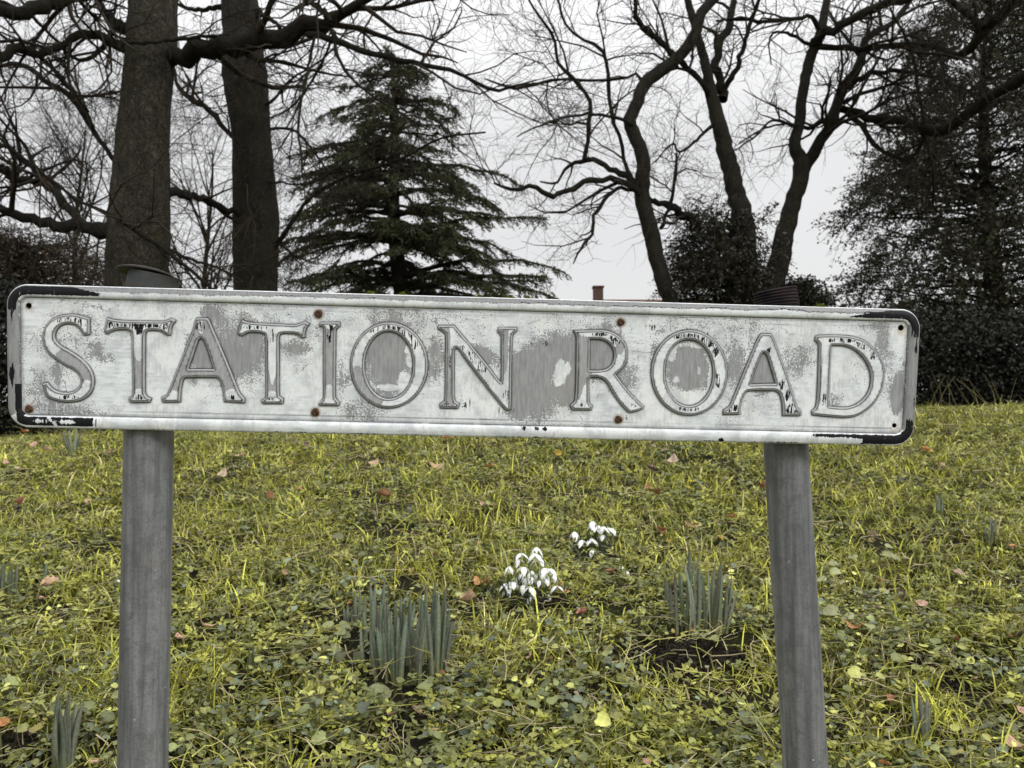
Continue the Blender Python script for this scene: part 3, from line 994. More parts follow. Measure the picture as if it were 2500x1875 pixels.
def build_letter(key):
    cu = bpy.data.curves.new('letter', 'CURVE')
    cu.dimensions = '2D'
    cu.fill_mode = 'BOTH'
    for pl in POLY[key]:
        sp = cu.splines.new('POLY')
        sp.points.add(len(pl) - 1)
        sp.points.foreach_set('co', np.column_stack([pl, np.zeros(len(pl)), np.ones(len(pl))]).astype(np.float32).ravel())
        sp.use_cyclic_u = True
    cu.extrude = 0.0009
    cu.bevel_depth = 0.0018
    cu.bevel_resolution = 3
    cu.offset = -0.0018
    tmp = bpy.data.objects.new('letter', cu)
    col.objects.link(tmp)
    dg = bpy.context.evaluated_depsgraph_get()
    me = bpy.data.meshes.new_from_object(tmp.evaluated_get(dg))
    bpy.data.objects.remove(tmp)
    bpy.data.curves.remove(cu)
    bm = bmesh.new()
    bm.from_mesh(me)
    bmesh.ops.remove_doubles(bm, verts=bm.verts, dist=1e-6)
    bmesh.ops.delete(bm, geom=[f for f in bm.faces if f.calc_center_median().z < -0.0012], context='FACES')
    lo = [min(v.co[i] for v in bm.verts) for i in range(2)]
    hi = [max(v.co[i] for v in bm.verts) for i in range(2)]
    for ax in range(2):
        t = lo[ax] + 0.0011
        while t < hi[ax]:
            co, no = [0, 0, 0], [0, 0, 0]
            co[ax], no[ax] = t, 1
            bmesh.ops.bisect_plane(bm, geom=bm.verts[:] + bm.edges[:] + bm.faces[:], plane_co=co, plane_no=no)
            t += 0.0022
    bmesh.ops.recalc_face_normals(bm, faces=bm.faces)
    for f in bm.faces:
        f.normal_update()
        f.smooth = abs(f.normal.z) < 0.995
    bm.to_mesh(me)
    bm.free()
    n = len(me.vertices)
    P3 = np.empty(n * 3, np.float32)
    me.vertices.foreach_get('co', P3)
    P3 = P3.reshape(-1, 3).astype(float)
    P = P3[:, :2]
    d = np.full(n, 1e9)
    for pl in POLY[key]:
        d = np.minimum(d, seg_dist(P, pl))
    base, whites, streaks = LW[key]
    pt = np.full(n, float(base))
    for w in whites:
        k = np.clip(blob(P, [w[:4]]) * 1.7, 0, 1)
        pt = pt * (1 - k) + w[4] * k
    topf = np.clip((d - 0.0019) / 0.0006, 0, 1)      # enamel survives only on the flat of each stroke
    pt = pt * topf + 0.28 * (1 - topf)
    dk = np.clip(blob(P, streaks) * 1.3, 0, {'N': 0.42, 'T': 0.68, 'A2': 0.66}.get(key, 0.58)) * np.clip((d - 0.0024) / 0.0008, 0, 1)
    dirt = np.exp(-((d - 0.0020) / 0.00055) ** 2) * 1.05
    dirt = np.maximum(dirt, np.clip(1 - (P3[:, 2] - 0.0004) / 0.0008, 0, 1) * 1.0)
    for n_, v_ in (('paint', pt), ('dark', dk), ('rust', np.zeros(n)), ('dirt', dirt)):
        set_attr(me, n_, v_)
    if not me.materials:
        me.materials.append(M_letter)
    else:
        me.materials[0] = M_letter
    o = child('letter', me, plate)
    o['label'] = 'raised letter ' + key[0]
    return o


for key in ORDER:
    build_letter(key)


def build_screw(px, py, rpx):
    c = on_plate(np.array(px), np.array(py))
    r = rpx / MPX
    mb = MB()
    nr, ns = 6, 20
    vs_, q, t = [], [], []
    for a in range(nr):
        u = a / (nr - 1)
        for b in range(ns):
            th = 2 * math.pi * b / ns
            rr = r * math.cos(u * math.pi / 2 * 0.93)
            zz = 0.0026 * math.sin(u * math.pi / 2)
            rr *= 1 + 0.06 * math.sin(3 * th + px) + 0.03 * math.sin(7 * th)
            xx, yy = rr * math.cos(th), rr * math.sin(th)
            if abs(xx * 0.6 + yy * 0.8) < r * 0.13 and u > 0.3:
                zz -= 0.0010
            vs_.append((c[0] + xx, c[1] + yy, zz + 0.0002 + 0.0003 * random.random()))
    for a in range(nr - 1):
        for b in range(ns):
            q.append((a * ns + b, a * ns + (b + 1) % ns, (a + 1) * ns + (b + 1) % ns, (a + 1) * ns + b))
    e = (nr - 1) * ns
    t = [(e, e + k, e + k + 1) for k in range(1, ns - 1)]
    mb.add(vs_, q, t)
    child('screw', mb.mesh('screw', M_rusty, smooth=True), plate)


for sx in SCREWS_PX:
    build_screw(*sx)


def build_post(top_px, bot_px, d, rr, threaded):
    a = at(np.array(top_px[0]), np.array(top_px[1]), d)
    b = at(np.array(bot_px[0]), np.array(bot_px[1]), d)
    dirv = unit(b - a)
    zgnd = float(ground_z(b[0], b[1]))
    L = (a[2] - (zgnd - 0.15)) / -dirv[2]
    n = 40
    pts = a[None] + dirv[None] * (np.linspace(0, 1, n) ** 1.0 * L)[:, None]
    rad = np.full(n, rr)
    mb = MB()
    tubes(mb, pts[None], rad[None], 48)
    po = mb.obj('post', M_post, sign)
    up = -dirv
    if threaded:
        K = 90
        zz = np.linspace(0, 0.034, K)
        pt = a[None] + up[None] * (zz - 0.012)[:, None] + np.array([-1.0, 0, 0]) * (np.clip(zz - 0.008, 0, 1) ** 2 * 2.4)[:, None]
        ph = zz / 0.0036
        rd = rr - 0.0010 + 0.0016 * np.abs(((ph % 1) * 2 - 1))
        rd[-1] = rr * 0.86
        rd[-2] = rr * 0.97
        m2 = MB()
        tubes(m2, pt[None], rd[None], 40)
        o = m2.obj('threaded_end', M_thread, po)
        # inner wall so the open pipe reads hollow
        m3 = MB()
        tubes(m3, (a[None] + up[None] * np.array([0.022, 0.0, -0.05])[:, None])[None], np.array([[rr * 0.86, rr * 0.84, rr * 0.84]]), 32, cap=True)
        m3.obj('pipe_bore', M_black, po)
    else:
        # flared, lopsided collar and a thin tilted lid that juts out to the left
        K = 10
        zz = np.linspace(-0.006, 0.0125, K)
        th = np.arange(48) / 48 * 2 * np.pi
        tt = unit(dirv)
        ref = np.array([0, 1.0, 0]) if abs(up[2]) > 0.8 else np.array([0, 0, 1.0])
        xa = unit(np.cross(ref, up))
        ya = np.cross(up, xa)
        u = np.clip((zz + 0.006) / 0.0185, 0, 1)
        rgt = np.clip(np.cos(th), 0, 1)
        rd = (rr + 0.0006) + 0.0045 * (u ** 1.5)[:, None] * rgt[None] - 0.003 * (u ** 2)[:, None] * np.clip(-np.cos(th), 0, 1)[None]
        drop = (u ** 2)[:, None] * (-0.0055 * np.cos(th))[None]
        v = a[None, None] + up[None, None] * (zz[:, None] + drop)[..., None] + rd[..., None] * (xa[None, None] * np.cos(th)[None, :, None] + ya[None, None] * np.sin(th)[None, :, None])
        m2 = MB()
        i = np.arange(K - 1)[:, None] * 48
        s = np.arange(48)[None]
        q = np.stack([i + s, i + (s + 1) % 48, i + 48 + (s + 1) % 48, i + 48 + s], -1).reshape(-1, 4)
        m2.add(v.reshape(-1, 3), q)
        m2.obj('collar', M_collar, po)
        m4 = MB()
        tilt = np.array([-0.14])
        lx = unit(xa - 0.10 * up)
        yb = unit(ya + (0.13 if ya[1] < 0 else -0.13) * up)
        lu = unit(np.cross(lx, yb))
        lu = lu if lu[2] > 0 else -lu
        lc = a + up * 0.0125 - xa * 0.0065
        prof = [(0.001, 0.0052), (0.016, 0.0048), (0.025, 0.0032), (0.0302, 0.0012), (0.0312, 0.0), (0.0302, -0.0012), (0.025, -0.0005), (0.001, 0.001)]
        vv = np.array([[lc + lu * z_ + r_ * (lx * math.cos(t_) + yb * math.sin(t_)) for t_ in th] for r_, z_ in prof])
        K2 = len(prof)
        i = np.arange(K2 - 1)[:, None] * 48
        q = np.stack([i + s, i + 48 + s, i + 48 + (s + 1) % 48, i + (s + 1) % 48], -1).reshape(-1, 4)
        m4.add(vv.reshape(-1, 3), q)
        m4.obj('lid', M_cap, po)
    # saddle bracket between post and plate
    for yy in (0.04, -0.04):
        c3 = a + dirv * (0.085 - yy)
        b2 = MB()
        y0, y1 = c3[1] - 0.032, c3[1] - rr * 0.4
        w, h = 0.040, 0.010
        vv = [(c3[0] + sx * w, y, c3[2] + sz * h) for y in (y0, y1) for sx, sz in ((-1, -1), (1, -1), (1, 1), (-1, 1))]
        b2.add(vv, [(0, 1, 2, 3), (7, 6, 5, 4), (0, 4, 5, 1), (1, 5, 6, 2), (2, 6, 7, 3), (3, 7, 4, 0)])
        b2.obj('bracket', M_steel, po, smooth=False)
    return po


sign['org'] = [0.0, 0.0, 0.0]
pl_ = build_post((371, 696), (348.7, 1875), 0.872, 0.0262, False)
pl_['label'] = 'grey steel post with a thin tilted lid'
pr_ = build_post((1897.5, 753), (1966.6, 1875), 0.915, 0.0254, True)
pr_['label'] = 'grey steel post with a black threaded top'

# moss on the sign's top edge
for mx, w_, wh in ((902, 16, 'just left of the first O'), (981, 12, 'above the first O'), (1169, 12, 'above the letter N'), (1246, 14, 'above the word gap'), (1288, 9, 'right of the word gap'), (2007, 20, 'beside the threaded post')):
    yy = 692.8 + (mx - 17.7) * (755.9 - 692.8) / 2232
    c = on_plate(np.array(mx), np.array(yy))
    mb = MB()
    n = int(18 * w_)
    x = c[0] + rng.normal(0, w_ / 2.4 / MPX, n)
    h = 0.0012 + 0.004 * rng.random(n) * np.exp(-((x - c[0]) / (w_ / 2 / MPX)) ** 2)
    z = rng.uniform(-0.010, -0.001, n)
    b0 = np.column_stack([x, np.full(n, SH / 2 - 0.0004), z])
    dv = rng.normal(0, 0.001, (n, 3))
    v = np.stack([b0 + dv * 0.6 + [0.0007, 0, 0], b0 - [0.0007, 0, 0], b0 + np.column_stack([dv[:, 0], h, dv[:, 2]])], 1)
    w3 = v.reshape(-1, 3)
    w3 = PCn + w3[:, 0:1] * EX + w3[:, 1:2] * EY + w3[:, 2:3] * EZ
    cc = np.array([0.10, 0.11, 0.015]) * rng.uniform(0.5, 1.6, (n, 1))
    mb.add(w3, None, np.arange(n * 3).reshape(-1, 3), np.repeat(cc, 3, 0))
    o = mb.obj('moss_tuft', M_moss, smooth=False)
    tag(o, 'small green moss tuft on the sign top edge ' + wh, 'moss', 'moss tufts on the sign')

# ------------------------------------------------------------------ trees
Z1 = lambda x, y: (x / 1.7696, y / 1.7696)
Z2 = lambda x, y: (1250 + x / 1.7696, y / 1.7696)


def traced(lst, zf, d0, d1=None, K=20, kink=0.33):
    """limb traced as (x, y, half width) in a photo crop, running from depth d0 to d1"""
    if d1 is None:
        d1 = d0
    n = len(lst)
    ds = np.linspace(d0, d1, n)
    pts, rad = [], []
    for (x, y, w), d in zip(lst, ds):
        px, py = zf(x, y)
        pts.append(at(np.array(px), np.array(py), d))
        rad.append(w * 0.92 / 1.7696 / F * d)
    P_, R_ = resample(pts, rad, K)
    jt = rng.normal(0, kink, P_.shape) * R_[:, None]      # small kinks, as in real wood
    jt[0] = 0
    return P_ + jt, R_ * (1 + rng.normal(0, 0.06 if kink > 0.2 else 0.012, len(R_)))


def bumps(n, K, sides, amt, seed):
    th = np.arange(sides) / sides * 2 * np.pi
    k = np.arange(K)[:, None]
    r = np.random.default_rng(seed)
    b = np.zeros((K, sides))
    for f in (2, 3, 5, 8):
        b += np.sin(f * th[None] + r.uniform(0, 6) + k * r.uniform(-0.25, 0.25)) * r.uniform(0.4, 1) / f
        b += np.sin(k * r.uniform(0.3, 1.4) + r.uniform(0, 6)) * 0.06 / f
    return (1 + amt * b)[None]


def trunk_obj(lst, zf, d, mat, root, seed, K=70, sides=40, drop=True):
    pts, rad = traced(lst, zf, d, d, K, 0.012 if sides > 30 else 0.07)
    if drop:
        g = float(ground_z(pts[0][0], pts[0][1])) - 0.15
        k = max(3, int((pts[0][2] - g) / 0.12))
        ext = np.linspace(0, 1, k, endpoint=False)[:, None]
        bt = np.array([pts[0][0], pts[0][1], g])
        e = bt * (1 - ext) + pts[0] * ext
        er = rad[0] * (1.0 + 0.55 * (1 - ext[:, 0]) ** 2.5)
        pts, rad = np.concatenate([e, pts]), np.concatenate([er, rad])
    mb = MB()
    tubes(mb, pts[None], rad[None], sides, bump=bumps(1, len(rad), sides, 0.07, seed))
    return mb.obj('trunk', mat, root), pts, rad


def bare_tree(root, limbs, twig_spec, minr):
    """limbs: list of (pts, rad). Each is a branch part; all fine twigs are one 'stuff' part"""
    allp, allr = [], []
    for p, r in limbs:
        mb = MB()
        K = len(r)
        tubes(mb, p[None], r[None], 10, bump=bumps(1, K, 10, 0.05, int(abs(p[0][0] * 997)) + K))
        mb.obj('branch', M_branch, root)
        allp.append(p)
        allr.append(r)
    Pm, Rm = np.array(allp), np.array(allr)
    mb = MB()
    for lv in twig_spec:
        n, tr, lr, rr, ang, wig, gr = lv
        Pm2, Rm2 = spawn(Pm, Rm, n, tr, lr, rr, minr, ang, wig, gr, K=6 if n < 2500 else 5)
        tubes(mb, Pm2, Rm2, 4 if len(Pm2) < 2500 else 3)
        Pm, Rm = Pm2, Rm2
    o = mb.obj('twigs', M_twig, root)
    o['kind'] = 'stuff'


# -- the two big bare trees on the left
dA, dB = 7.2, 8.2
pA = at(*[np.array(v) for v in Z1(590, 1245)], dA)
tA = thing('bare_tree', (pA[0], pA[1], float(ground_z(pA[0], pA[1]))), 'big bare tree with thick fissured trunk behind the left end of the sign', 'tree', 'bare winter trees behind the sign')
_, tpA, trA = trunk_obj([(590, 1245, 136), (600, 1000, 135), (610, 800, 125), (620, 600, 117), (635, 400, 112), (655, 200, 113), (662, 0, 108), (672, -300, 98), (690, -700, 80), (720, -1200, 50), (740, -1700, 20)], Z1, dA, M_barkA, tA, 1)
L = []
L.append(traced([(690, 270, 50), (800, 235, 45), (900, 215, 45), (1000, 205, 44), (1150, 180, 42), (1300, 140, 38), (1430, 95, 32), (1520, 40, 24), (1640, -20, 16), (1800, -100, 8)], Z1, dA, 6.6))
L.append(traced([(1330, 150, 16), (1450, 175, 16), (1600, 230, 14), (1780, 270, 12), (1960, 310, 10), (2130, 390, 8), (2212, 375, 6), (2320, 345, 3)], Z1, 6.8, 6.2))
L.append(traced([(1430, 100, 14), (1400, 50, 11), (1350, 15, 9), (1290, -30, 6)], Z1, 6.7, 6.9))
L.append(traced([(1360, 160, 7), (1330, 300, 7), (1310, 400, 7), (1290, 550, 6), (1310, 780, 4)], Z1, 6.7, 6.4))
L.append(traced([(1440, 150, 7), (1390, 270, 6), (1330, 380, 5), (1250, 470, 5), (1170, 510, 3)], Z1, 6.7, 7.2))
L.append(traced([(1430, 130, 9), (1470, 260, 8), (1560, 380, 6), (1700, 470, 5), (1850, 560, 3)], Z1, 6.7, 6.2))
L.append(traced([(590, 230, 28), (450, 160, 22), (350, 150, 20), (250, 200, 18), (150, 230, 18), (80, 200, 21), (0, 260, 20), (-120, 330, 14)], Z1, dA, 6.5))
L.append(traced([(540, 730, 14), (490, 690, 11), (440, 620, 12), (400, 560, 13), (330, 440, 14), (200, 350, 13), (100, 275, 11), (0, 285, 9), (-80, 330, 6)], Z1, dA, 7.6))
L.append(traced([(400, 555, 12), (350, 450, 12), (260, 330, 11), (150, 225, 9)], Z1, 7.3, 6.9))
L.append(traced([(640, -150, 36), (480, -70, 34), (320, -20, 32), (200, 30, 35), (80, 50, 34), (-100, 20, 30)], Z1, dA, 6.4))
L.append(traced([(600, 150, 26), (530, 120, 24), (490, 90, 22), (440, 30, 18), (390, -50, 14)], Z1, dA, 7.5))
L.append(traced([(490, 90, 17), (470, 170, 13), (400, 240, 11), (330, 255, 9), (250, 180, 8), (140, 70, 7), (60, -40, 5)], Z1, 7.3, 6.7))
L.append(traced([(520, 980, 52), (460, 990, 38), (380, 985, 30), (250, 975, 26), (130, 950, 24), (50, 910, 20), (-30, 885, 17), (-150, 850, 11)], Z1, dA, 6.6))
L.append(traced([(470, 1000, 26), (400, 985, 22), (330, 940, 20), (250, 850, 18), (180, 760, 16), (90, 680, 13), (0, 620, 10), (-80, 570, 7)], Z1, dA, 7.8))
L.append(traced([(-60, 560, 5), (0, 605, 6), (150, 720, 7), (330, 860, 8), (500, 940, 9), (700, 1070, 10), (800, 1150, 9), (930, 1260, 7)], Z1, 6.2, 6.4))
L.append(traced([(690, 830, 34), (740, 830, 26), (790, 837, 19), (880, 870, 18), (960, 895, 16), (1040, 925, 13)], Z1, dA, 8.0))
L.append(traced([(690, 1060, 12), (740, 1085, 9), (850, 1130, 7), (950, 1160, 6), (1060, 1225, 4)], Z1, dA, 6.7))
L.append(traced([(530, 170, 9), (600, 185, 9), (680, 180, 9), (850, 160, 8), (990, 150, 5)], Z1, 6.85, 6.9))
L.append(traced([(0, 710, 24), (60, 770, 18), (180, 790, 15), (260, 850, 14)], Z1, 7.4, 7.7))
bare_tree(tA, L, [(150, (0.15, 1.0), (0.5, 1.3), 0.6, (0.4, 1.2), 0.26, 0.02),
                  (900, (0.15, 1.0), (0.25, 0.75), 0.6, (0.4, 1.2), 0.3, 0.03),
                  (3400, (0.1, 1.0), (0.14, 0.5), 0.6, (0.4, 1.2), 0.3, 0.03)], 0.0021)

pB = at(*[np.array(v) for v in Z1(1105, 1255)], dB)
tB = thing('bare_tree', (pB[0], pB[1], float(ground_z(pB[0], pB[1]))), 'second bare tree with narrower smooth trunk right of the thick one', 'tree', 'bare winter trees behind the sign')
_, tpB, trB = trunk_obj([(1105, 1255, 98), (1105, 1100, 100), (1108, 960, 108), (1100, 800, 99), (1088, 600, 90), (1065, 400, 102), (1052, 300, 105), (1045, 150, 92), (1035, 0, 86), (1015, -300, 74), (985, -800, 50), (960, -1300, 22)], Z1, dB, M_barkB, tB, 2)
L = []
L.append(traced([(1170, 1075, 16), (1210, 1030, 12), (1250, 980, 10), (1350, 850, 9), (1500, 760, 8), (1700, 700, 7), (1900, 600, 6), (2100, 570, 4)], Z1, dB, 7.2))
L.append(traced([(1130, 460, 9), (1180, 430, 7), (1260, 340, 6), (1400, 250, 5), (1550, 60, 3)], Z1, dB, 7.6))
L.append(traced([(1150, 790, 8), (1200, 788, 5), (1350, 790, 5), (1500, 700, 4), (1650, 620, 3)], Z1, dB, 7.4))
L.append(traced([(1080, 40, 20), (1130, 60, 14), (1180, 90, 10), (1240, 150, 5)], Z1, dB, 7.8))
L.append(traced([(1010, 30, 18), (940, 30, 12), (850, 45, 10), (760, 15, 7)], Z1, dB, 8.6))
L.append(traced([(1040, 610, 14), (1000, 590, 11), (950, 530, 12), (900, 470, 13), (830, 430, 13), (770, 370, 9), (755, 300, 5)], Z1, dB, 8.9))
L.append(traced([(1125, 110, 5), (1080, 230, 6), (1040, 330, 6), (1015, 450, 5), (1020, 650, 5), (1050, 750, 6), (1080, 900, 6), (1092, 1120, 6), (1100, 1240, 6)], Z1, 7.9, 7.8))
L.append(traced([(1190, 1040, 7), (1230, 1070, 6), (1290, 1110, 5), (1340, 1130, 3)], Z1, dB, 7.8))
L.append(traced([(1160, 560, 8), (1260, 560, 7), (1330, 620, 6), (1420, 740, 5), (1560, 830, 3)], Z1, dB, 9.0))
bare_tree(tB, L, [(70, (0.15, 1.0), (0.4, 1.1), 0.6, (0.4, 1.2), 0.26, 0.02),
                  (420, (0.15, 1.0), (0.25, 0.7), 0.6, (0.4, 1.2), 0.3, 0.02),
                  (2600, (0.1, 1.0), (0.14, 0.5), 0.6, (0.4, 1.2), 0.3, 0.02)], 0.0021)

# -- many-stemmed bare tree on the right
dC = 12.0
pC = at(*[np.array(v) for v in Z2(1000, 1290)], dC)
tC = thing('bare_tree', (pC[0], pC[1], float(ground_z(pC[0], pC[1]))), 'bare tree of three curving stems with ivy round its foot', 'tree', 'bare winter trees behind the sign')
trunk_obj([(690, 1300, 36), (650, 1200, 38), (600, 1000, 38), (565, 850, 36), (570, 720, 32), (555, 640, 32), (510, 530, 30), (540, 450, 28), (570, 365, 30), (650, 300, 30), (740, 225, 27), (790, 150, 28), (815, 60, 26), (870, 0, 22), (940, -80, 18), (1000, -200, 10)], Z2, 11.6, M_barkB, tC, 3, K=60, sides=18)
trunk_obj([(1010, 1290, 72), (1005, 1000, 52), (960, 800, 43), (920, 640, 40), (880, 480, 34), (850, 350, 26), (830, 250, 22), (800, 150, 20), (770, 40, 18), (740, -60, 14), (700, -160, 8)], Z2, dC, M_barkB, tC, 4, K=60, sides=18)
trunk_obj([(1120, 1290, 52), (1150, 1150, 48), (1180, 1000, 42), (1220, 850, 37), (1252, 720, 38), (1218, 620, 27), (1240, 540, 26), (1255, 400, 24), (1290, 250, 25), (1330, 150, 22), (1360, 0, 17), (1390, -150, 8)], Z2, 12.3, M_barkB, tC, 5, K=60, sides=18)
L = []
L.append(traced([(910, 430, 24), (890, 340, 19), (882, 260, 20), (920, 150, 19), (950, 50, 17), (975, -80, 10)], Z2, dC, 12.5))
L.append(traced([(910, 400, 15), (960, 320, 13), (1000, 200, 11), (1040, 80, 9), (1085, -40, 6)], Z2, dC, 11.4))
L.append(traced([(850, 420, 16), (830, 380, 14), (760, 290, 15), (680, 220, 15), (600, 150, 14), (540, 90, 12), (530, 0, 10), (515, -80, 7)], Z2, dC, 11.2))
L.append(traced([(580, 850, 20), (545, 830, 16), (470, 790, 14), (350, 780, 14), (250, 820, 13), (160, 845, 13), (90, 800, 11), (0, 820, 9), (-80, 790, 5)], Z2, 11.6, 10.8))
L.append(traced([(560, 810, 18), (480, 760, 16), (400, 710, 14), (320, 690, 12), (240, 720, 8), (190, 790, 6), (120, 785, 4)], Z2, 11.6, 12.2))
L.append(traced([(310, 695, 11), (330, 570, 10), (340, 450, 11), (280, 360, 10), (200, 270, 8), (180, 160, 8), (100, 50, 6), (50, -50, 4)], Z2, 11.9, 11.2))
L.append(traced([(560, 830, 14), (500, 740, 10), (470, 620, 9), (430, 480, 9), (415, 330, 9), (390, 210, 9), (300, 170, 7), (230, 100, 6), (190, -40, 4)], Z2, 11.6, 12.4))
L.append(traced([(530, 560, 11), (500, 530, 8), (420, 500, 7), (300, 495, 7), (150, 530, 5), (20, 590, 3)], Z2, 11.6, 11.0))
L.append(traced([(550, 830, 10), (480, 815, 9), (420, 840, 9), (360, 920, 9), (345, 1010, 8), (290, 1080, 6), (265, 1140, 3)], Z2, 11.6, 11.0))
L.append(traced([(575, 370, 9), (540, 320, 7), (500, 330, 7), (400, 350, 7), (200, 345, 7), (50, 380, 8), (-40, 370, 6), (-120, 340, 3)], Z2, 11.6, 12.3))
L.append(traced([(880, 530, 9), (780, 620, 7), (720, 660, 6), (700, 620, 5), (660, 650, 4), (620, 700, 3)], Z2, dC, 11.2))
L.append(traced([(640, 990, 10), (680, 900, 8), (700, 800, 8), (712, 660, 6)], Z2, 11.6, 11.3))
L.append(traced([(800, 960, 24), (740, 930, 20), (680, 890, 17), (590, 860, 13), (550, 800, 7)], Z2, dC, 11.5))
L.append(traced([(1300, 200, 22), (1345, 150, 22), (1450, 90, 20), (1600, 20, 20), (1700, -10, 18), (1850, -70, 12)], Z2, 12.3, 11.2))
L.append(traced([(1255, 740, 34), (1290, 690, 29), (1330, 640, 28), (1390, 510, 27), (1430, 420, 26), (1480, 310, 22), (1520, 200, 18), (1560, 150, 16), (1650, 100, 14), (1720, 10, 12), (1770, -80, 8)], Z2, 12.3, 12.8))
L.append(traced([(1340, 140, 14), (1290, 80, 11), (1240, 75, 10), (1090, 95, 9), (1000, 80, 8), (880, 90, 4)], Z2, 12.3, 11.6))
L.append(traced([(1420, 470, 20), (1550, 500, 20), (1700, 530, 22), (1850, 560, 26), (1950, 510, 26), (2080, 420, 24), (2200, 340, 24), (2320, 280, 18)], Z2, 12.6, 9.5))
L.append(traced([(1310, 200, 15), (1450, 210, 14), (1600, 200, 14), (1800, 195, 14), (1945, 235, 22), (2050, 110, 24), (2150, 0, 24), (2220, -90, 18)], Z2, 12.3, 9.8))
L.append(traced([(2040, 120, 20), (1990, 80, 17), (1930, 30, 15), (1860, -30, 10)], Z2, 10.2, 10.6))
L.append(traced([(1450, 380, 14), (1500, 340, 12), (1600, 310, 11), (1750, 315, 9), (1900, 360, 7), (2010, 410, 4)], Z2, 12.6, 11.4))
L.append(traced([(1245, 555, 10), (1130, 520, 6), (1050, 590, 5), (930, 670, 3)], Z2, 12.3, 11.4))
L.append(traced([(1450, 490, 14), (1500, 530, 12), (1560, 620, 11), (1640, 670, 9), (1720, 690, 7), (1780, 580, 9), (1755, 400, 8), (1720, 200, 7), (1630, 40, 4)], Z2, 12.4, 11.0))
L.append(traced([(1280, 190, 9), (1220, 155, 7), (1170, 140, 6), (1125, 145, 6), (1110, 200, 4), (1120, 280, 3)], Z2, 12.3, 11.8))
L.append(traced([(1400, 505, 14), (1330, 530, 12), (1270, 555, 10), (1180, 535, 6), (1080, 560, 4), (980, 620, 3)], Z2, 12.6, 12.0))
L.append(traced([(1730, 690, 6), (1690, 800, 6), (1640, 880, 5), (1620, 930, 3)], Z2, 11.2, 11.0))
bare_tree(tC, L, [(170, (0.12, 1.0), (0.5, 1.5), 0.6, (0.4, 1.2), 0.26, 0.02),
                  (900, (0.12, 1.0), (0.35, 0.95), 0.6, (0.4, 1.2), 0.3, 0.02),
                  (4600, (0.1, 1.0), (0.2, 0.75), 0.6, (0.4, 1.2), 0.3, 0.02)], 0.0032)


def far_tree(px, d, h, label, seed, n=(26, 240, 1700, 6000), lean=0.0):
    global rng
    rng = np.random.default_rng(seed)
    b = at(np.array(px), np.array(900.0), d)
    g = float(ground_z(b[0], b[1]))
    root = thing('bare_tree', (b[0], b[1], g), label, 'tree', 'bare winter trees behind the sign')
    k = 14
    t = np.linspace(0, 1, k)
    pts = np.column_stack([b[0] + lean * t * h + 0.1 * np.sin(t * 7 + seed), np.full(k, b[1]) + 0.1 * np.cos(t * 5 + seed), g - 0.2 + t * h * 0.8])
    rad = 0.0075 * h * (1 - 0.85 * t) * 1.6
    mb = MB()
    tubes(mb, pts[None], rad[None], 12)
    mb.obj('trunk', M_branch, root)
    P, Rd = pts[None], rad[None]
    P1, R1 = spawn(P, Rd, n[0], (0.22, 1.0), (0.25 * h, 0.42 * h), 0.6, 0.012, (0.4, 0.9), 0.16, 0.07, K=8)
    P2, R2 = spawn(P1, R1, n[1], (0.15, 1.0), (0.10 * h, 0.22 * h), 0.6, 0.007, (0.4, 1.0), 0.2, 0.05, K=6)
    P3, R3 = spawn(P2, R2, n[2], (0.1, 1.0), (0.05 * h, 0.11 * h), 0.6, 0.005, (0.4, 1.1), 0.25, 0.03, K=5)
    P4, R4 = spawn(P3, R3, n[3], (0.1, 1.0), (0.03 * h, 0.06 * h), 0.6, 0.004, (0.4, 1.1), 0.25, 0.0, K=4)
    for j in range(len(P1)):
        m1 = MB()
        tubes(m1, P1[j:j + 1], R1[j:j + 1], 6)
        m1.obj('branch', M_branch, root)
    m2 = MB()
    tubes(m2, P2, R2, 4)
    tubes(m2, P3, R3, 3)
    tubes(m2, P4, R4, 3)
    o = m2.obj('twigs', M_twig, root)
    o['kind'] = 'stuff'


far_tree(190, 24, 11.5, 'far bare tree of fine twigs left of the thick trunk', 101, n=(20, 150, 900, 2600))
far_tree(505, 27, 12.0, 'far bare tree of fine twigs seen between the two thick trunks', 102, n=(20, 150, 850, 2400))
rng = np.random.default_rng(12)


def leaf_quads(mb, pos, size, col_, flat=0.0, aspect=0.55, droop=None):
    """one small pointed leaf (rhombus quad) per position"""
    n = len(pos)
    a = rng.normal(size=(n, 3))
    if flat > 0:
        a[:, 2] *= (1 - flat)
    a = unit(a)
    if droop is not None:
        a = unit(a + droop)
    b = rng.normal(size=(n, 3))
    b = unit(b - (b * a).sum(1, keepdims=True) * a)
    s = size[:, None]
    v = np.stack([pos - a * s * 0.5, pos + b * s * aspect * 0.5, pos + a * s * 0.5, pos - b * s * aspect * 0.5], 1)
    mb.add(v.reshape(-1, 3), np.arange(n * 4).reshape(-1, 4), None, np.repeat(col_, 4, 0))


def tones(n, base, lo=0.6, hi=1.5, hue=0.15):
    c = np.array(base)[None] * rng.uniform(lo, hi, (n, 1))
    return c * (1 + rng.normal(0, hue, (n, 3)) * 0.5)


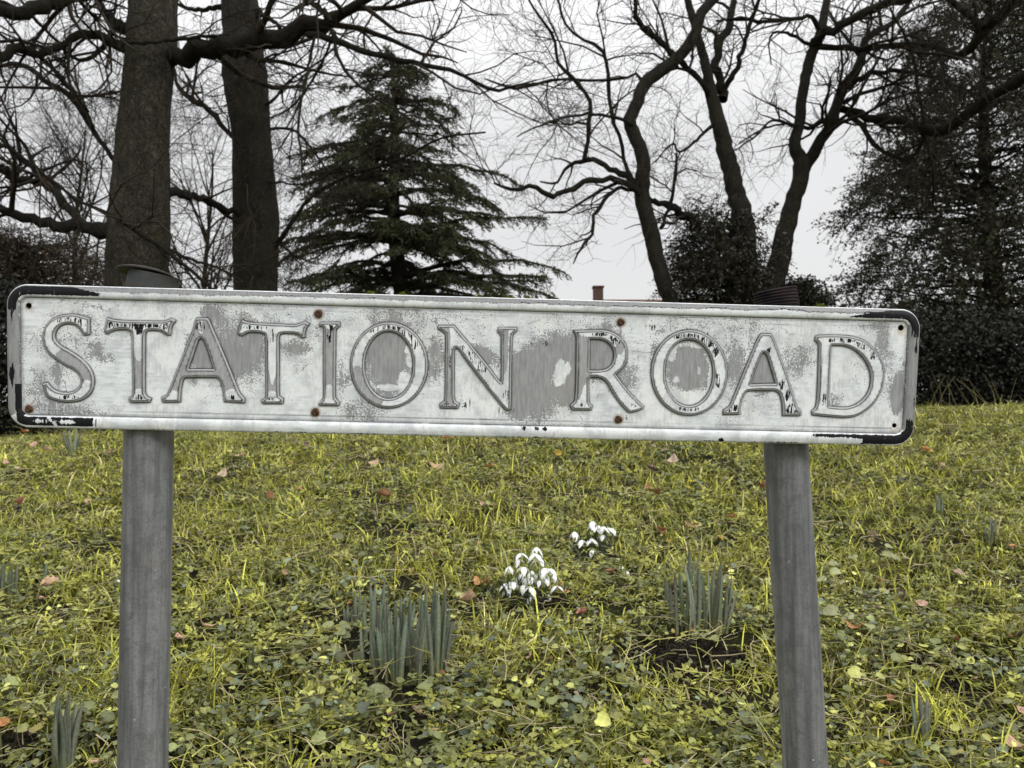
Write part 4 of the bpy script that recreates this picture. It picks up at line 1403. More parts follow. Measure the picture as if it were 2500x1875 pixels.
# -- cedar in the middle distance
def cedar(apex_px, base_px, d, half_px, label, seed):
    global rng
    rng = np.random.default_rng(seed)
    ap = at(np.array(apex_px[0]), np.array(apex_px[1]), d)
    bp = at(np.array(base_px[0]), np.array(base_px[1]), d)
    half = half_px / F * d
    g = float(ground_z(bp[0], bp[1]))
    H = ap[2] - bp[2]
    root = thing('cedar_tree', (bp[0], bp[1], g), label, 'tree')
    k = 30
    t = np.linspace(0, 1, k)
    tp = np.column_stack([bp[0] + (ap[0] - bp[0]) * t + 0.12 * np.sin(t * 9), np.full(k, d), g - 0.2 + (ap[2] - g + 0.2) * t])
    mb = MB()
    tubes(mb, tp[None], (0.36 * (1 - t) ** 0.8 + 0.02)[None], 14)
    mb.obj('trunk', M_branch, root)
    nb = 330
    hs = rng.uniform(0, 1, nb) ** 0.85
    az = rng.uniform(0, 2 * np.pi, nb)
    gap = np.sin(hs * 19 + az * 3) + np.sin(hs * 47 - az * 2 + 1) > -0.35
    hs, az = hs[gap], az[gap]
    nb = len(hs)
    # uneven profile: some tiers reach out, others fall short
    prof = np.clip((1 - hs) ** 0.58, 0, 1) * half * (0.90 + 0.20 * np.sin(hs * 23 + az * 2) + 0.16 * rng.normal(size=nb)) * (1 + 0.10 * np.cos(az))
    prof = np.clip(prof, 0.5, None) + 0.35
    K = 9
    s = np.linspace(0, 1, K)
    z0 = bp[2] - 0.4 + hs * (H + 0.2)
    rise = rng.uniform(-0.05, 0.22, nb)
    dr = rng.uniform(0.14, 0.42, nb)
    dx, dy = np.cos(az), np.sin(az)
    x0 = np.interp(z0, tp[:, 2], tp[:, 0])
    P = np.stack([x0[:, None] + dx[:, None] * prof[:, None] * s, d + dy[:, None] * prof[:, None] * s * 0.9,
                  z0[:, None] + prof[:, None] * (rise[:, None] * s * 1.6 - dr[:, None] * s ** 2.2)], -1)
    P += rng.normal(0, 0.04, P.shape)
    Rd = (0.018 + 0.014 * prof)[:, None] * np.linspace(1, 0.2, K)[None]
    mb = MB()
    tubes(mb, P, Rd, 5)
    o = mb.obj('limbs', M_branch, root)
    o['kind'] = 'stuff'
    ns = 8600
    par = rng.choice(nb, ns, p=prof ** 1.3 / (prof ** 1.3).sum())
    tt = rng.uniform(0.16, 1.0, ns) ** 0.75 * (K - 1)
    kk = np.clip(tt.astype(int), 0, K - 2)
    f = (tt - kk)[:, None]
    c0 = P[par, kk] * (1 - f) + P[par, kk + 1] * f
    tan = unit(P[par, kk + 1] - P[par, kk])
    side = unit(np.cross(tan, [0, 0, 1.0])) * rng.choice([-1, 1], (ns, 1))
    dv = unit(tan * rng.uniform(0.2, 1.0, (ns, 1)) + side * rng.uniform(0.3, 1.0, (ns, 1)) + np.array([0, 0, -1.0]) * rng.uniform(-0.15, 0.5, (ns, 1)))
    ln = rng.uniform(0.25, 0.6, ns)
    mb = MB()
    nq = 9
    for j in range(nq):
        u = (j + 0.5) / nq
        cpos = c0 + dv * (ln * u)[:, None] + np.array([0, 0, -1]) * (0.22 * u * u * ln)[:, None] + rng.normal(0, 0.025, (ns, 3))
        q = unit(dv + rng.normal(0, 0.55, (ns, 3)) + np.array([0, 0, -0.12]))
        w = unit(np.cross(q, rng.normal(size=(ns, 3))))
        sl, sw = (0.10 * rng.uniform(0.7, 1.3, ns))[:, None], 0.019
        v = np.stack([cpos - q * sl, cpos + w * sw, cpos + q * sl, cpos - w * sw], 1)
        mb.add(v.reshape(-1, 3), np.arange(ns * 4).reshape(-1, 4), None, np.repeat(tones(ns, (0.038, 0.042, 0.021), 0.4, 1.8), 4, 0))
    o = mb.obj('foliage', M_needle, root, smooth=False)
    o['kind'] = 'stuff'


cedar((947, 128), (1000, 735), 25, 345, 'dark cedar with drooping tiers standing behind the middle of the sign', 201)
rng = np.random.default_rng(13)


def crown_tree(name, label, cat, outline, d, depth_r, nclump, per, size, colr, trunk_px=None, spread=0.28, group=None, mat=M_everg, nbr=60, seed=1, sprays=0):
    """evergreen crown filling a traced outline (photo px), given real depth; leaves hang in clumps on limbs"""
    global rng
    rng = np.random.default_rng(seed)
    poly = np.array(outline, float)
    lo, hi = poly.min(0), poly.max(0)
    pts = []
    while len(pts) < nclump:
        c = rng.uniform(lo, hi, (nclump * 3, 2))
        pts.extend(c[inside(c, poly)])
    c = np.array(pts[:nclump])
    ed = np.clip(seg_dist(c, poly) / (0.35 * (hi - lo).min()), 0, 1)
    dd = d + rng.uniform(-1, 1, nclump) * depth_r * np.sqrt(np.clip(0.25 + ed, 0, 1))
    W = at(c[:, 0], c[:, 1], d) * 1.0
    W = np.column_stack([W[:, 0], dd, W[:, 2]])
    tp = trunk_px if trunk_px is not None else ((lo[0] + hi[0]) / 2, hi[1])
    b = at(np.array(float(tp[0])), np.array(float(tp[1])), d)
    g = float(ground_z(b[0], b[1]))
    root = thing(name, (b[0], b[1], g), label, cat, group)
    topz = W[:, 2].max()
    mb = MB()
    k = 16
    t = np.linspace(0, 1, k)
    tz = g - 0.1 + (topz - g - 0.3) * t * 0.9
    tubes(mb, np.column_stack([b[0] + 0.08 * np.sin(t * 6), np.full(k, d), tz])[None], ((0.05 + 0.022 * (topz - g)) * (1 - 0.9 * t) + 0.01)[None], 10)
    mb.obj('trunk', M_branch, root)
    # limbs from the trunk to some clumps
    idx = rng.choice(nclump, min(nbr, nclump), replace=False)
    K = 6
    s = np.linspace(0, 1, K)[None, :, None]
    e = W[idx]
    hz = np.clip(e[:, 2] - rng.uniform(0.0, 0.35, len(idx)) * np.linalg.norm(e[:, :2] - [b[0], d], axis=1), g + 0.1, topz - 0.4)
    st = np.column_stack([np.full(len(idx), b[0]), np.full(len(idx), d), hz])
    Pb = st[:, None] * (1 - s) + e[:, None] * s + rng.normal(0, 0.06, (len(idx), K, 3)) * (s * (1 - s) * 4)
    mb = MB()
    tubes(mb, Pb, np.full((len(idx), 1), 0.028) * np.linspace(1, 0.25, K)[None], 4)
    o = mb.obj('limbs', M_branch, root)
    o['kind'] = 'stuff'
    if sprays:
        # leaves sit along drooping twigs that fan out from each limb end
        nt_ = sprays
        m = nclump * nt_
        lp = max(3, per // nt_)
        o_ = np.repeat(W, nt_, 0) + rng.normal(0, spread * 0.45, (m, 3))
        outw = unit(np.column_stack([o_[:, 0] - b[0], o_[:, 1] - d, np.full(m, 0.1)]))
        dv = unit(outw * 0.9 + rng.normal(0, 0.65, (m, 3)) + np.array([0, 0, 0.05]))
        ln = rng.uniform(0.5, 1.3, m) * spread * 2.6
        KK = 5
        tt = np.linspace(0, 1, KK)[None, :, None]
        TP = o_[:, None] + dv[:, None] * ln[:, None, None] * tt - np.array([0, 0, 1.0]) * (ln[:, None, None] * 0.35 * tt ** 2)
        mt_ = MB()
        tubes(mt_, TP, np.full((m, 1), 0.006) * np.linspace(1, 0.4, KK)[None], 3)
        ot = mt_.obj('twigs', M_twig, root)
        ot['kind'] = 'stuff'
        u = rng.uniform(0.1, 1.05, (m, lp))
        cs = o_[:, None] + dv[:, None] * (ln[:, None] * u)[..., None] - np.array([0, 0, 1.0]) * (ln[:, None] * 0.35 * u ** 2)[..., None]
        cs = cs.reshape(-1, 3) + rng.normal(0, size * 0.45, (m * lp, 3))
        n = len(cs)
        tone = np.repeat(np.repeat(rng.uniform(0.55, 1.5, nclump), nt_) * rng.uniform(0.8, 1.25, m), lp)[:, None]
    else:
        n = nclump * per
        cs = np.repeat(W, per, 0) + rng.normal(0, spread, (n, 3)) * np.array([1, 1, 0.7])
        tone = np.repeat(rng.uniform(0.6, 1.5, nclump), per)[:, None]
    cc = tones(n, colr, 0.6, 1.4) * tone
    mb = MB()
    leaf_quads(mb, cs, size * rng.uniform(0.7, 1.3, n), cc)
    o = mb.obj('crown', mat, root, smooth=False)
    o['kind'] = 'stuff'
    return root


# big evergreen at the right edge
E1 = [(2290, -60), (2290, 40), (2240, 140), (2200, 220), (2220, 300), (2170, 390), (2160, 440), (2100, 520), (2108, 545), (2140, 590), (2150, 640), (2120, 680), (2160, 760), (2190, 800), (2600, 820), (2600, -60)]
crown_tree('evergreen_tree', 'tall dark evergreen tree at the right end behind the bare limbs', 'tree', E1, 14, 1.9, 600, 140, 0.062, (0.046, 0.047, 0.027), (2420, 900), 0.22, nbr=260, seed=301, sprays=10)
E1b = [(2060, 560), (2035, 640), (2060, 720), (2100, 790), (2180, 800), (2160, 620), (2110, 560)]
H1 = [(2130, 790), (2200, 775), (2330, 768), (2420, 774), (2560, 765), (2700, 770), (2700, 1003), (2130, 1003)]
crown_tree('hedge', 'clipped dark hedge at the right edge of the grass bank', 'hedge', H1, 9.0, 0.7, 1100, 40, 0.048, (0.014, 0.015, 0.009), (2420, 1000), 0.10, nbr=120, seed=302)
H2 = [(-250, 760), (-120, 700), (30, 690), (140, 720), (160, 1060), (-250, 1060)]
crown_tree('hedge', 'dark hedge behind the left end of the sign', 'hedge', H2, 8.8, 0.6, 600, 40, 0.050, (0.014, 0.015, 0.009), (-60, 1060), 0.10, nbr=80, seed=303)
S1 = [(-200, 600), (-60, 560), (40, 575), (120, 555), (190, 600), (250, 650), (270, 740), (-200, 760)]
crown_tree('shrub', 'brownish twiggy evergreen shrub left of the thick trunk', 'shrub', S1, 15, 1.2, 420, 22, 0.045, (0.060, 0.045, 0.024), (60, 900), 0.24, nbr=300, seed=304, sprays=8)
V1 = [(1660, 735), (1672, 650), (1665, 610), (1695, 565), (1695, 515), (1715, 490), (1738, 520), (1770, 545), (1800, 530), (1815, 555), (1838, 530), (1848, 560), (1825, 590), (1840, 640), (1835, 690), (1860, 740)]
crown_tree('ivy_bush', 'dark ivy mass round the foot of the three curving stems', 'ivy', V1, 11.9, 0.75, 170, 90, 0.050, (0.028, 0.028, 0.017), (1790, 900), 0.17, mat=M_ivy, nbr=90, seed=305, sprays=8)
V2 = [(1905, 745), (1920, 710), (1950, 700), (1980, 708), (2000, 728), (2010, 748)]
crown_tree('shrub', 'small loose dark shrub right of the threaded post top', 'shrub', V2, 12.5, 0.35, 70, 64, 0.055, (0.022, 0.024, 0.013), (1960, 900), 0.12, nbr=40, seed=306, sprays=8)
rng = np.random.default_rng(14)


# -- house with chimney far behind
def box(mb, x0, x1, y0, y1, z0, z1):
    v = [(x, y, z) for z in (z0, z1) for x, y in ((x0, y0), (x1, y0), (x1, y1), (x0, y1))]
    mb.add(v, [(3, 2, 1, 0), (4, 5, 6, 7), (0, 1, 5, 4), (1, 2, 6, 5), (2, 3, 7, 6), (3, 0, 4, 7)])


def mat_brick():
    m, nt, bs, out = new_mat('red_brick')
    co = objco(nt)
    br = nt.nodes.new('ShaderNodeTexBrick')
    br.inputs['Scale'].default_value = 4.5
    br.inputs['Color1'].default_value = (0.075, 0.028, 0.018, 1)
    br.inputs['Color2'].default_value = (0.05, 0.022, 0.015, 1)
    br.inputs['Mortar'].default_value = (0.09, 0.075, 0.06, 1)
    mp = nt.nodes.new('ShaderNodeMapping')
    mp.inputs['Rotation'].default_value = (R(90), 0, 0)
    nt.links.new(co, mp.inputs[0])
    nt.links.new(mp.outputs[0], br.inputs['Vector'])
    nt.links.new(br.outputs['Color'], bs.inputs['Base Color'])
    bs.inputs['Roughness'].default_value = 0.9
    return m


M_brick = mat_brick()
M_tile = mat_simple('brown_roof_tiles', (0.11, 0.065, 0.04), 0.9, (0.07, 0.045, 0.03), 4)
M_glass = mat_simple('window_glass', (0.03, 0.035, 0.04), 0.1)
M_white = mat_simple('white_frame', (0.7, 0.7, 0.68), 0.5)
dH = 40.0
hp = at(np.array(1460.0), np.array(729.0), dH)
ridge = hp[2] - 0.05
gH = float(ground_z(hp[0], dH))
house = thing('brick_house', (hp[0] + 2.2, dH + 3, gH), 'brick house whose chimney shows above the sign beside the bare tree', 'house')
hx0, hx1 = hp[0] + 0.2, hp[0] + 8.0
eave = ridge - 2.4
mb = MB()
box(mb, hx0 + .15, hx1 - .15, dH - 2.8, dH + 2.8, gH - .2, eave)
v = [(x, y, z) for x in (hx0 + .15, hx1 - .15) for y, z in ((dH - 2.8, eave), (dH + 2.8, eave), (dH, ridge - 0.12))]
mb.add(v, None, [(0, 1, 2), (5, 4, 3)])
mb.obj('wall', M_brick, house, False)
mb = MB()
for sgn in (-1, 1):
    v = [(hx0, dH, ridge), (hx1, dH, ridge), (hx1, dH + sgn * 3.1, eave - .25), (hx0, dH + sgn * 3.1, eave - .25)]
    v2 = [(a, b, c - 0.12) for a, b, c in v]
    mb.add(v + v2, [(0, 1, 2, 3), (7, 6, 5, 4), (2, 6, 7, 3), (0, 3, 7, 4), (1, 5, 6, 2)])
roof = mb.obj('roof', M_tile, house, False)
cw = 0.24
mb = MB()
box(mb, hp[0] - cw, hp[0] + cw, dH - .3, dH + .3, gH - 0.2, ridge + 0.60)
box(mb, hp[0] - cw - .05, hp[0] + cw + .05, dH - .35, dH + .35, ridge + 0.602, ridge + 0.68)
chim = mb.obj('chimney', M_brick, house, False)
mb = MB()
tubes(mb, np.array([[[hp[0], dH, ridge + .67], [hp[0], dH, ridge + .76], [hp[0], dH, ridge + .84]]]), np.array([[0.13, 0.11, 0.13]]), 12, cap=True)
mb.obj('chimney_pot', mat_simple('terracotta', (0.2, 0.09, 0.05), 0.8), chim)
for wx in (0.8, 3.4, 5.6):
    for wz in (gH + 1.0, gH + 3.3):
        if wz + 1.2 < eave:
            mb = MB()
            for (a, b, c, d_) in ((-.05, 1.05, -.05, .03), (-.05, 1.05, 1.17, 1.25), (-.05, .03, .032, 1.168), (.97, 1.05, .032, 1.168)):
                box(mb, hx0 + wx + a, hx0 + wx + b, dH - 2.86, dH - 2.79, wz + c, wz + d_)
            w_ = mb.obj('window', M_white, house, False)
            m2 = MB()
            box(m2, hx0 + wx + .03, hx0 + wx + .97, dH - 2.83, dH - 2.795, wz + .03, wz + 1.17)
            m2.obj('pane', M_glass, w_, False)

# soil crumbs on the bare patch
mb = MB()
for c, rx, ry in SOIL_P:
    n = int(9000 * rx * ry / 0.009)
    x = c[0] + rng.normal(0, rx * 0.45, n)
    y = c[1] + rng.normal(0, ry * 0.45, n)
    s = rng.gamma(2.0, 0.0011, n) + 0.0008
    p = np.column_stack([x, y, ground_z(x, y) + s * 0.3 + 0.004 + 0.010 * fbm(x, y, 9, 10.0, 2)])
    tet = rng.normal(size=(n, 4, 3))
    tet = unit(tet) * s[:, None, None] + p[:, None]
    i = np.arange(n)[:, None] * 4
    t = np.concatenate([i + [0, 1, 2], i + [0, 3, 1], i + [0, 2, 3], i + [1, 3, 2]])
    cc = np.array([0.030, 0.024, 0.018]) * rng.uniform(0.4, 1.8, (n, 1))
    mb.add(tet.reshape(-1, 3), None, t, np.repeat(cc, 4, 0))
o = mb.obj('soil_crumbs', M_dry, smooth=False)
tag(o, 'crumbs of dark bare soil between the plants', 'soil', None, 'stuff')


# heart-shaped leaf as a fan: local x across, y along, z up
LEAF2 = np.array([(0, 0.06), (0.28, -0.06), (0.50, 0.20), (0.48, 0.55), (0.27, 0.86), (0, 1.0), (-0.27, 0.86), (-0.48, 0.55), (-0.50, 0.20), (-0.28, -0.06)])
LT = [(0, 1, 2), (0, 2, 3), (0, 3, 4), (0, 4, 5), (0, 5, 6), (0, 6, 7), (0, 7, 8), (0, 8, 9)]


def leaf_fans(mb, base, fwd, nrm, size, colr, fold=0.22):
    n = len(base)
    f = unit(fwd)
    nn = unit(nrm - (nrm * f).sum(1, keepdims=True) * f)
    s = np.cross(f, nn)
    lx, ly = LEAF2[:, 0], LEAF2[:, 1]
    lz = np.abs(lx) * fold - 0.18 * (ly - 0.4) ** 2
    fo = rng.uniform(0.2, 1.8, (n, 1))
    v = base[:, None] + size[:, None, None] * (s[:, None] * lx[None, :, None] + f[:, None] * ly[None, :, None] + nn[:, None] * (lz[None] * fo)[..., None])
    m = len(LEAF2)
    t = (np.arange(n)[:, None, None] * m + np.array(LT)[None]).reshape(-1, 3)
    cv = np.repeat(colr[:, None], m, 1)
    cv[:, 0] *= 1.25
    mb.add(v.reshape(-1, 3), None, t, cv.reshape(-1, 3))


def petioles(mb, a, b, r, colr):
    mid = (a + b) / 2 + rng.normal(0, 0.003, a.shape)
    pts = np.stack([a, mid, b], 1)
    n = len(a)
    tubes(mb, pts, np.full((n, 3), r), 3, np.repeat(colr, 9, 0))


# ------------------------------------------------------------------ daffodils
CLEAR = []       # places where low plants leave room: (x, y, amount)


def daff_leaf(a, b, wid, parent, bud=False):
    """strap leaf from a to b with a shallow channel and blunt tip"""
    K = 9
    t = np.linspace(0, 1, K)
    a, b = np.array(a), np.array(b)
    side = unit(np.array([1.0, rng.normal(0, 0.5), 0]))
    bend = rng.normal(0, 0.0035, 3) * np.array([1, 1, 0])
    L_ = np.linalg.norm(b - a)
    c = a[None] + (b - a)[None] * t[:, None] + bend[None] * (np.sin(t * np.pi) * L_ / 0.2)[:, None]
    tw = rng.normal(0, 0.2)
    w = wid * np.interp(t, [0, .15, .6, .9, .97, 1], [0.62, 0.85, 1.0, 0.72, 0.42, 0.12])
    ax = np.array([side * math.cos(tw * u) + np.array([-side[1], side[0], 0]) * math.sin(tw * u) for u in t])
    bk = np.cross(ax, unit(b - a)[None])
    v = np.stack([c - ax * w[:, None] * 0.5 + bk * w[:, None] * 0.16, c - bk * w[:, None] * 0.10, c + ax * w[:, None] * 0.5 + bk * w[:, None] * 0.16,
                  c + bk * (w[:, None] * 0.05 + 0.0006)], 1)
    q = []
    for k in range(K - 1):
        for j in range(4):
            q.append((k * 4 + j, k * 4 + (j + 1) % 4, k * 4 + 4 + (j + 1) % 4, k * 4 + 4 + j))
    g = np.array([0.205, 0.24, 0.175]) * rng.uniform(0.7, 1.3) * (1 + rng.normal(0, 0.05, 3))
    if bud:
        g = np.array([0.30, 0.30, 0.03])
    yb = np.array([0.40, 0.39, 0.13])
    f = np.clip(1 - t / 0.42, 0, 1)[:, None] ** 1.2
    mid = np.clip(1 - np.abs(t - 0.3) / 0.3, 0, 1)[:, None] * 0.35
    cc = g[None] * (1 - f) + yb[None] * f
    cc = cc * (1 - mid) + np.array([[0.14, 0.17, 0.09]]) * mid
    mb = MB()
    mb.add(v.reshape(-1, 3), q, None, np.repeat(cc, 4, 0))
    return mb.obj('leaf' if not bud else 'bud', M_daff, parent)


def clump(leaves, org, sc, label, wid=0.0105, extra=None):
    src = [(org[0] + a / sc, org[1] + b / sc, org[0] + c / sc, org[1] + d / sc) for a, b, c, d in leaves]
    bx = np.mean([s[0] for s in src])
    by = np.max([s[1] for s in src])
    o0 = on_ground(bx, by)
    root = thing('daffodil_clump', o0, label, 'daffodil', 'daffodil clumps sprouting in the grass')
    for s in src:
        a = on_ground(s[0], s[1])
        CLEAR.append((a[0], a[1] - 0.012, 0.95))
        tip = at(np.array(s[2]), np.array(s[3]), a[1] + rng.normal(0, 0.012))
        a = a - np.array([0, 0, 0.012])
        daff_leaf(a, tip, wid * rng.uniform(0.8, 1.1), root)
        if rng.random() < 0.55:
            o2 = np.array([rng.normal(0, 0.006), rng.normal(0.004, 0.008), 0])
            b2 = a + o2
            daff_leaf(b2, b2 + (tip - a) * rng.uniform(0.72, 1.0) + np.array([rng.normal(0, 0.005), 0, 0]), wid * rng.uniform(0.75, 1.0), root)
    if extra:
        for s in extra:
            s = (org[0] + s[0] / sc, org[1] + s[1] / sc, org[0] + s[2] / sc, org[1] + s[3] / sc)
            d = o0[1] + 0.01
            daff_leaf(at(np.array(s[0]), np.array(s[1]), d), at(np.array(s[2]), np.array(s[3]), d), wid * 0.75, root, True)
    return root


clump([(530, 1480, 430, 800), (520, 1300, 465, 885), (400, 1400, 315, 790), (650, 1500, 590, 800), (740, 1540, 580, 670), (745, 1540, 690, 800), (760, 1530, 785, 640), (815, 1550, 890, 665), (640, 1450, 615, 560), (1000, 1400, 980, 790), (1040, 1390, 1050, 650), (1070, 1580, 1115, 690), (1060, 1350, 1090, 380), (1230, 1560, 1150, 510), (1225, 1540, 1290, 330), (1235, 1540, 1215, 700), (1300, 1520, 1325, 640), (1310, 1520, 1395, 440), (1320, 1500, 1440, 560), (1290, 1480, 1275, 440),
       (440, 1250, 430, 170), (500, 1200, 500, 200), (540, 1150, 620, 150), (480, 1200, 440, 330), (560, 1250, 565, 460), (620, 1200, 620, 440), (700, 1250, 650, 430), (760, 1200, 750, 440), (820, 1200, 830, 380), (850, 1250, 880, 430), (900, 1250, 1000, 460), (960, 1250, 935, 380), (920, 1300, 870, 600), (1130, 1250, 1145, 230), (1180, 1200, 1260, 190), (1210, 1200, 1270, 330), (1340, 1200, 1390, 290), (400, 1000, 340, 520), (370, 950, 370, 360), (580, 1350, 520, 780), (690, 1400, 700, 580)],
      (820, 1380), 5.184, 'largest clump of daffodil leaves, with one yellow bud, left of the snowdrops', extra=[(1318, 740, 1300, 450)])
clump([(150, 850, 100, 520), (170, 850, 150, 500), (230, 800, 230, 330), (250, 800, 260, 300), (290, 800, 310, 290), (200, 820, 200, 550)], (820, 1380), 5.184, 'short daffodil clump just left of the largest clump', 0.008)
clump([(60, 1010, 45, 820), (75, 1040, 65, 860), (95, 1095, 85, 800), (140, 1100, 120, 740), (135, 1080, 150, 680), (150, 1080, 195, 690), (145, 1060, 105, 800), (180, 1100, 175, 860), (185, 1090, 190, 780), (200, 1080, 245, 830), (240, 1085, 230, 790), (245, 1075, 265, 740), (250, 1070, 290, 750), (290, 1080, 280, 860), (295, 1075, 310, 870), (300, 1075, 345, 880), (285, 1060, 325, 840), (120, 1000, 170, 740), (370, 1070, 375, 960), (215, 1050, 215, 860), (270, 1060, 255, 850)],
      (1600, 950), 1.7933, 'daffodil clump above bare soil left of the threaded post')
clump([(290, 1720, 270, 1320), (300, 1720, 300, 1390), (310, 1720, 325, 1325), (330, 1720, 355, 1350), (265, 1700, 258, 1420)], (0, 1000), 1.8965, 'stout daffodil shoots at the bottom left of the lidded post', 0.0125)
clump([(10, 870, 20, 700), (40, 880, 45, 740), (70, 880, 80, 710), (25, 860, 5, 720), (-20, 870, -10, 730)], (0, 1000), 1.8965, 'daffodil shoots at the left edge level with the snowdrops', 0.010)
clump([(205, 830, 215, 705), (195, 830, 200, 760)], (0, 1000), 1.8965, 'two faint daffodil leaves left of the lidded post', 0.008)
clump([(330, 215, 290, 110), (340, 215, 320, 90), (345, 215, 355, 85), (350, 210, 375, 100), (335, 212, 305, 130)], (0, 1000), 1.8965, 'far daffodil shoots under the left end of the sign', 0.014)
clump([(1160, 1210, 1158, 1080), (1166, 1205, 1172, 1085)], (0, 1000), 1.8965, 'single pair of daffodil leaves between lidded post and largest clump', 0.007)
clump([(1240, 580, 1225, 450), (1250, 578, 1256, 455), (1246, 580, 1240, 470), (1268, 582, 1278, 555)], (1600, 950), 1.7933, 'small daffodil shoots right of the threaded post, nearer the sign', 0.011)
clump([(1460, 690, 1470, 555), (1465, 690, 1490, 560), (1455, 685, 1442, 600)], (1600, 950), 1.7933, 'small daffodil shoots by the right edge of the bank', 0.011)
clump([(1160, 1545, 1120, 1345), (1165, 1545, 1155, 1340), (1172, 1545, 1190, 1350), (1186, 1540, 1200, 1380), (1152, 1525, 1130, 1400)], (1600, 950), 1.7933, 'daffodil shoots at the bottom right beyond the threaded post', 0.010)

# ------------------------------------------------------------------ snowdrops
def petal_mesh():
    K, Wn = 7, 5
    v, q = [], []
    for k in range(K):
        t = k / (K - 1)
        w = 0.255 * math.sin(math.pi * min(1, t ** 0.85 * 0.97 + 0.03)) ** 0.85 + 0.008
        for j in range(Wn):
            u = j / (Wn - 1) * 2 - 1
            x = u * w
            z = 0.16 * math.sin(t * math.pi * 0.9) - 0.22 * w * u * u * 1.6
            v.append((x, z, -t))
    for k in range(K - 1):
        for j in range(Wn - 1):
            q.append((k * Wn + j, k * Wn + j + 1, (k + 1) * Wn + j + 1, (k + 1) * Wn + j))
    mb = MB()
    mb.add(v, q, None, np.tile(np.array([[0.93, 0.94, 0.92]]), (len(v), 1)))
    return mb.mesh('petal', M_petal)


PETAL = petal_mesh()


def snowdrops(flowers, base, org, sc, label, spread, nleaf, leaf_h, size=0.0265):
    bs_ = (org[0] + base[0] / sc, org[1] + base[1] / sc)
    o0 = on_ground(*bs_)
    for k in range(8):
        CLEAR.append((o0[0] + (k - 3.5) / 4 * spread, o0[1] - 0.01, 0.9))
    root = thing('snowdrop_clump', o0, label, 'snowdrop', 'snowdrop clumps in the grass')
    for (fx, fy) in flowers:
        px, py = org[0] + fx / sc, org[1] + fy / sc
        d = o0[1] + (base[1] - fy) / sc * 0.00035 + rng.normal(0, 0.02) - 0.03
        f = at(np.array(px), np.array(py), d)
        fb = np.array([o0[0] + (f[0] - o0[0]) * 0.45 + rng.normal(0, 0.012), d + 0.02, 0])
        fb[2] = float(ground_z(fb[0], fb[1]))
        sgn = 1 if f[0] > fb[0] else -1
        s_ = size * rng.uniform(0.85, 1.12)
        top = f + np.array([0, 0, 0.004])
        apex = top + np.array([-sgn * 0.012, 0.004, 0.014])
        p, r_ = resample([fb, fb * 0.5 + apex * 0.5 + [0, 0, 0.0], apex + [-sgn * 0.003, 0, -0.006], apex, top + [-sgn * 0.004, 0, 0.010], top + [0, 0, 0.004]], [0.0014, 0.0012, 0.001, 0.0009, 0.0006, 0.0006], 14)
        mb = MB()
        tubes(mb, p[None], r_[None], 5, (0.13, 0.17, 0.04))
        ov = np.array([[top + [0, 0, 0.0045], top + [0, 0, 0.002], top + [0, 0, -0.001], top + [0, 0, -0.003]]])
        tubes(mb, ov, np.array([[0.0008, 0.0024, 0.0026, 0.0014]]), 8, (0.22, 0.27, 0.06))
        inn = np.array([[top + [0, 0, -0.002], top + [0, 0, -0.005], top + [0, 0, -0.5 * s_]]])
        tubes(mb, inn, np.array([[0.0015, 0.0035, 0.0042]]), 8, (0.62, 0.72, 0.45))
        fo = mb.obj('flower', M_petal, root)
        a0 = rng.uniform(0, 2 * np.pi)
        op = rng.uniform(0.35, 0.75)
        for k in range(3):
            a = a0 + k * 2 * math.pi / 3 + rng.normal(0, 0.15)
            po = link_mesh('petal', PETAL, fo)
            nv = Vector((math.cos(a), math.sin(a), 0))
            m = Matrix.Rotation(a - math.pi / 2, 4, 'Z') @ Matrix.Rotation(op + rng.normal(0, 0.07), 4, 'X')
            sz = s_ * rng.uniform(0.9, 1.1)
            po.matrix_local = Matrix.Translation(Vector(top - o0) + nv * 0.0012 + Vector((0, 0, -0.001))) @ m @ Matrix.Scale(sz, 4)
    for k in range(nleaf):
        a = np.array([o0[0] + rng.normal(0, spread), o0[1] + rng.normal(0, 0.02), 0])
        a[2] = float(ground_z(a[0], a[1])) - 0.004
        b = a + np.array([rng.normal(0, 0.02) + (a[0] - o0[0]) * 0.4, rng.normal(0, 0.012), leaf_h * rng.uniform(0.6, 1.15)])
        K = 6
        t = np.linspace(0, 1, K)
        c = a[None] + (b - a)[None] * t[:, None]
        w = 0.0042 * np.interp(t, [0, .3, .8, 1], [0.7, 1, 0.8, 0.15])
        v = np.stack([c - [1, 0, 0] * w[:, None] * 0.5, c + np.array([0, 0.0008, 0]), c + [1, 0, 0] * w[:, None] * 0.5, c - np.array([0, 0.0006, 0])], 1)
        q = [(k2 * 4 + j, k2 * 4 + (j + 1) % 4, k2 * 4 + 4 + (j + 1) % 4, k2 * 4 + 4 + j) for k2 in range(K - 1) for j in range(4)]
        mb = MB()
        mb.add(v.reshape(-1, 3), q, None, np.array([0.045, 0.065, 0.045]) * rng.uniform(0.7, 1.3))
        mb.obj('leaf', M_daff, root)
    return root


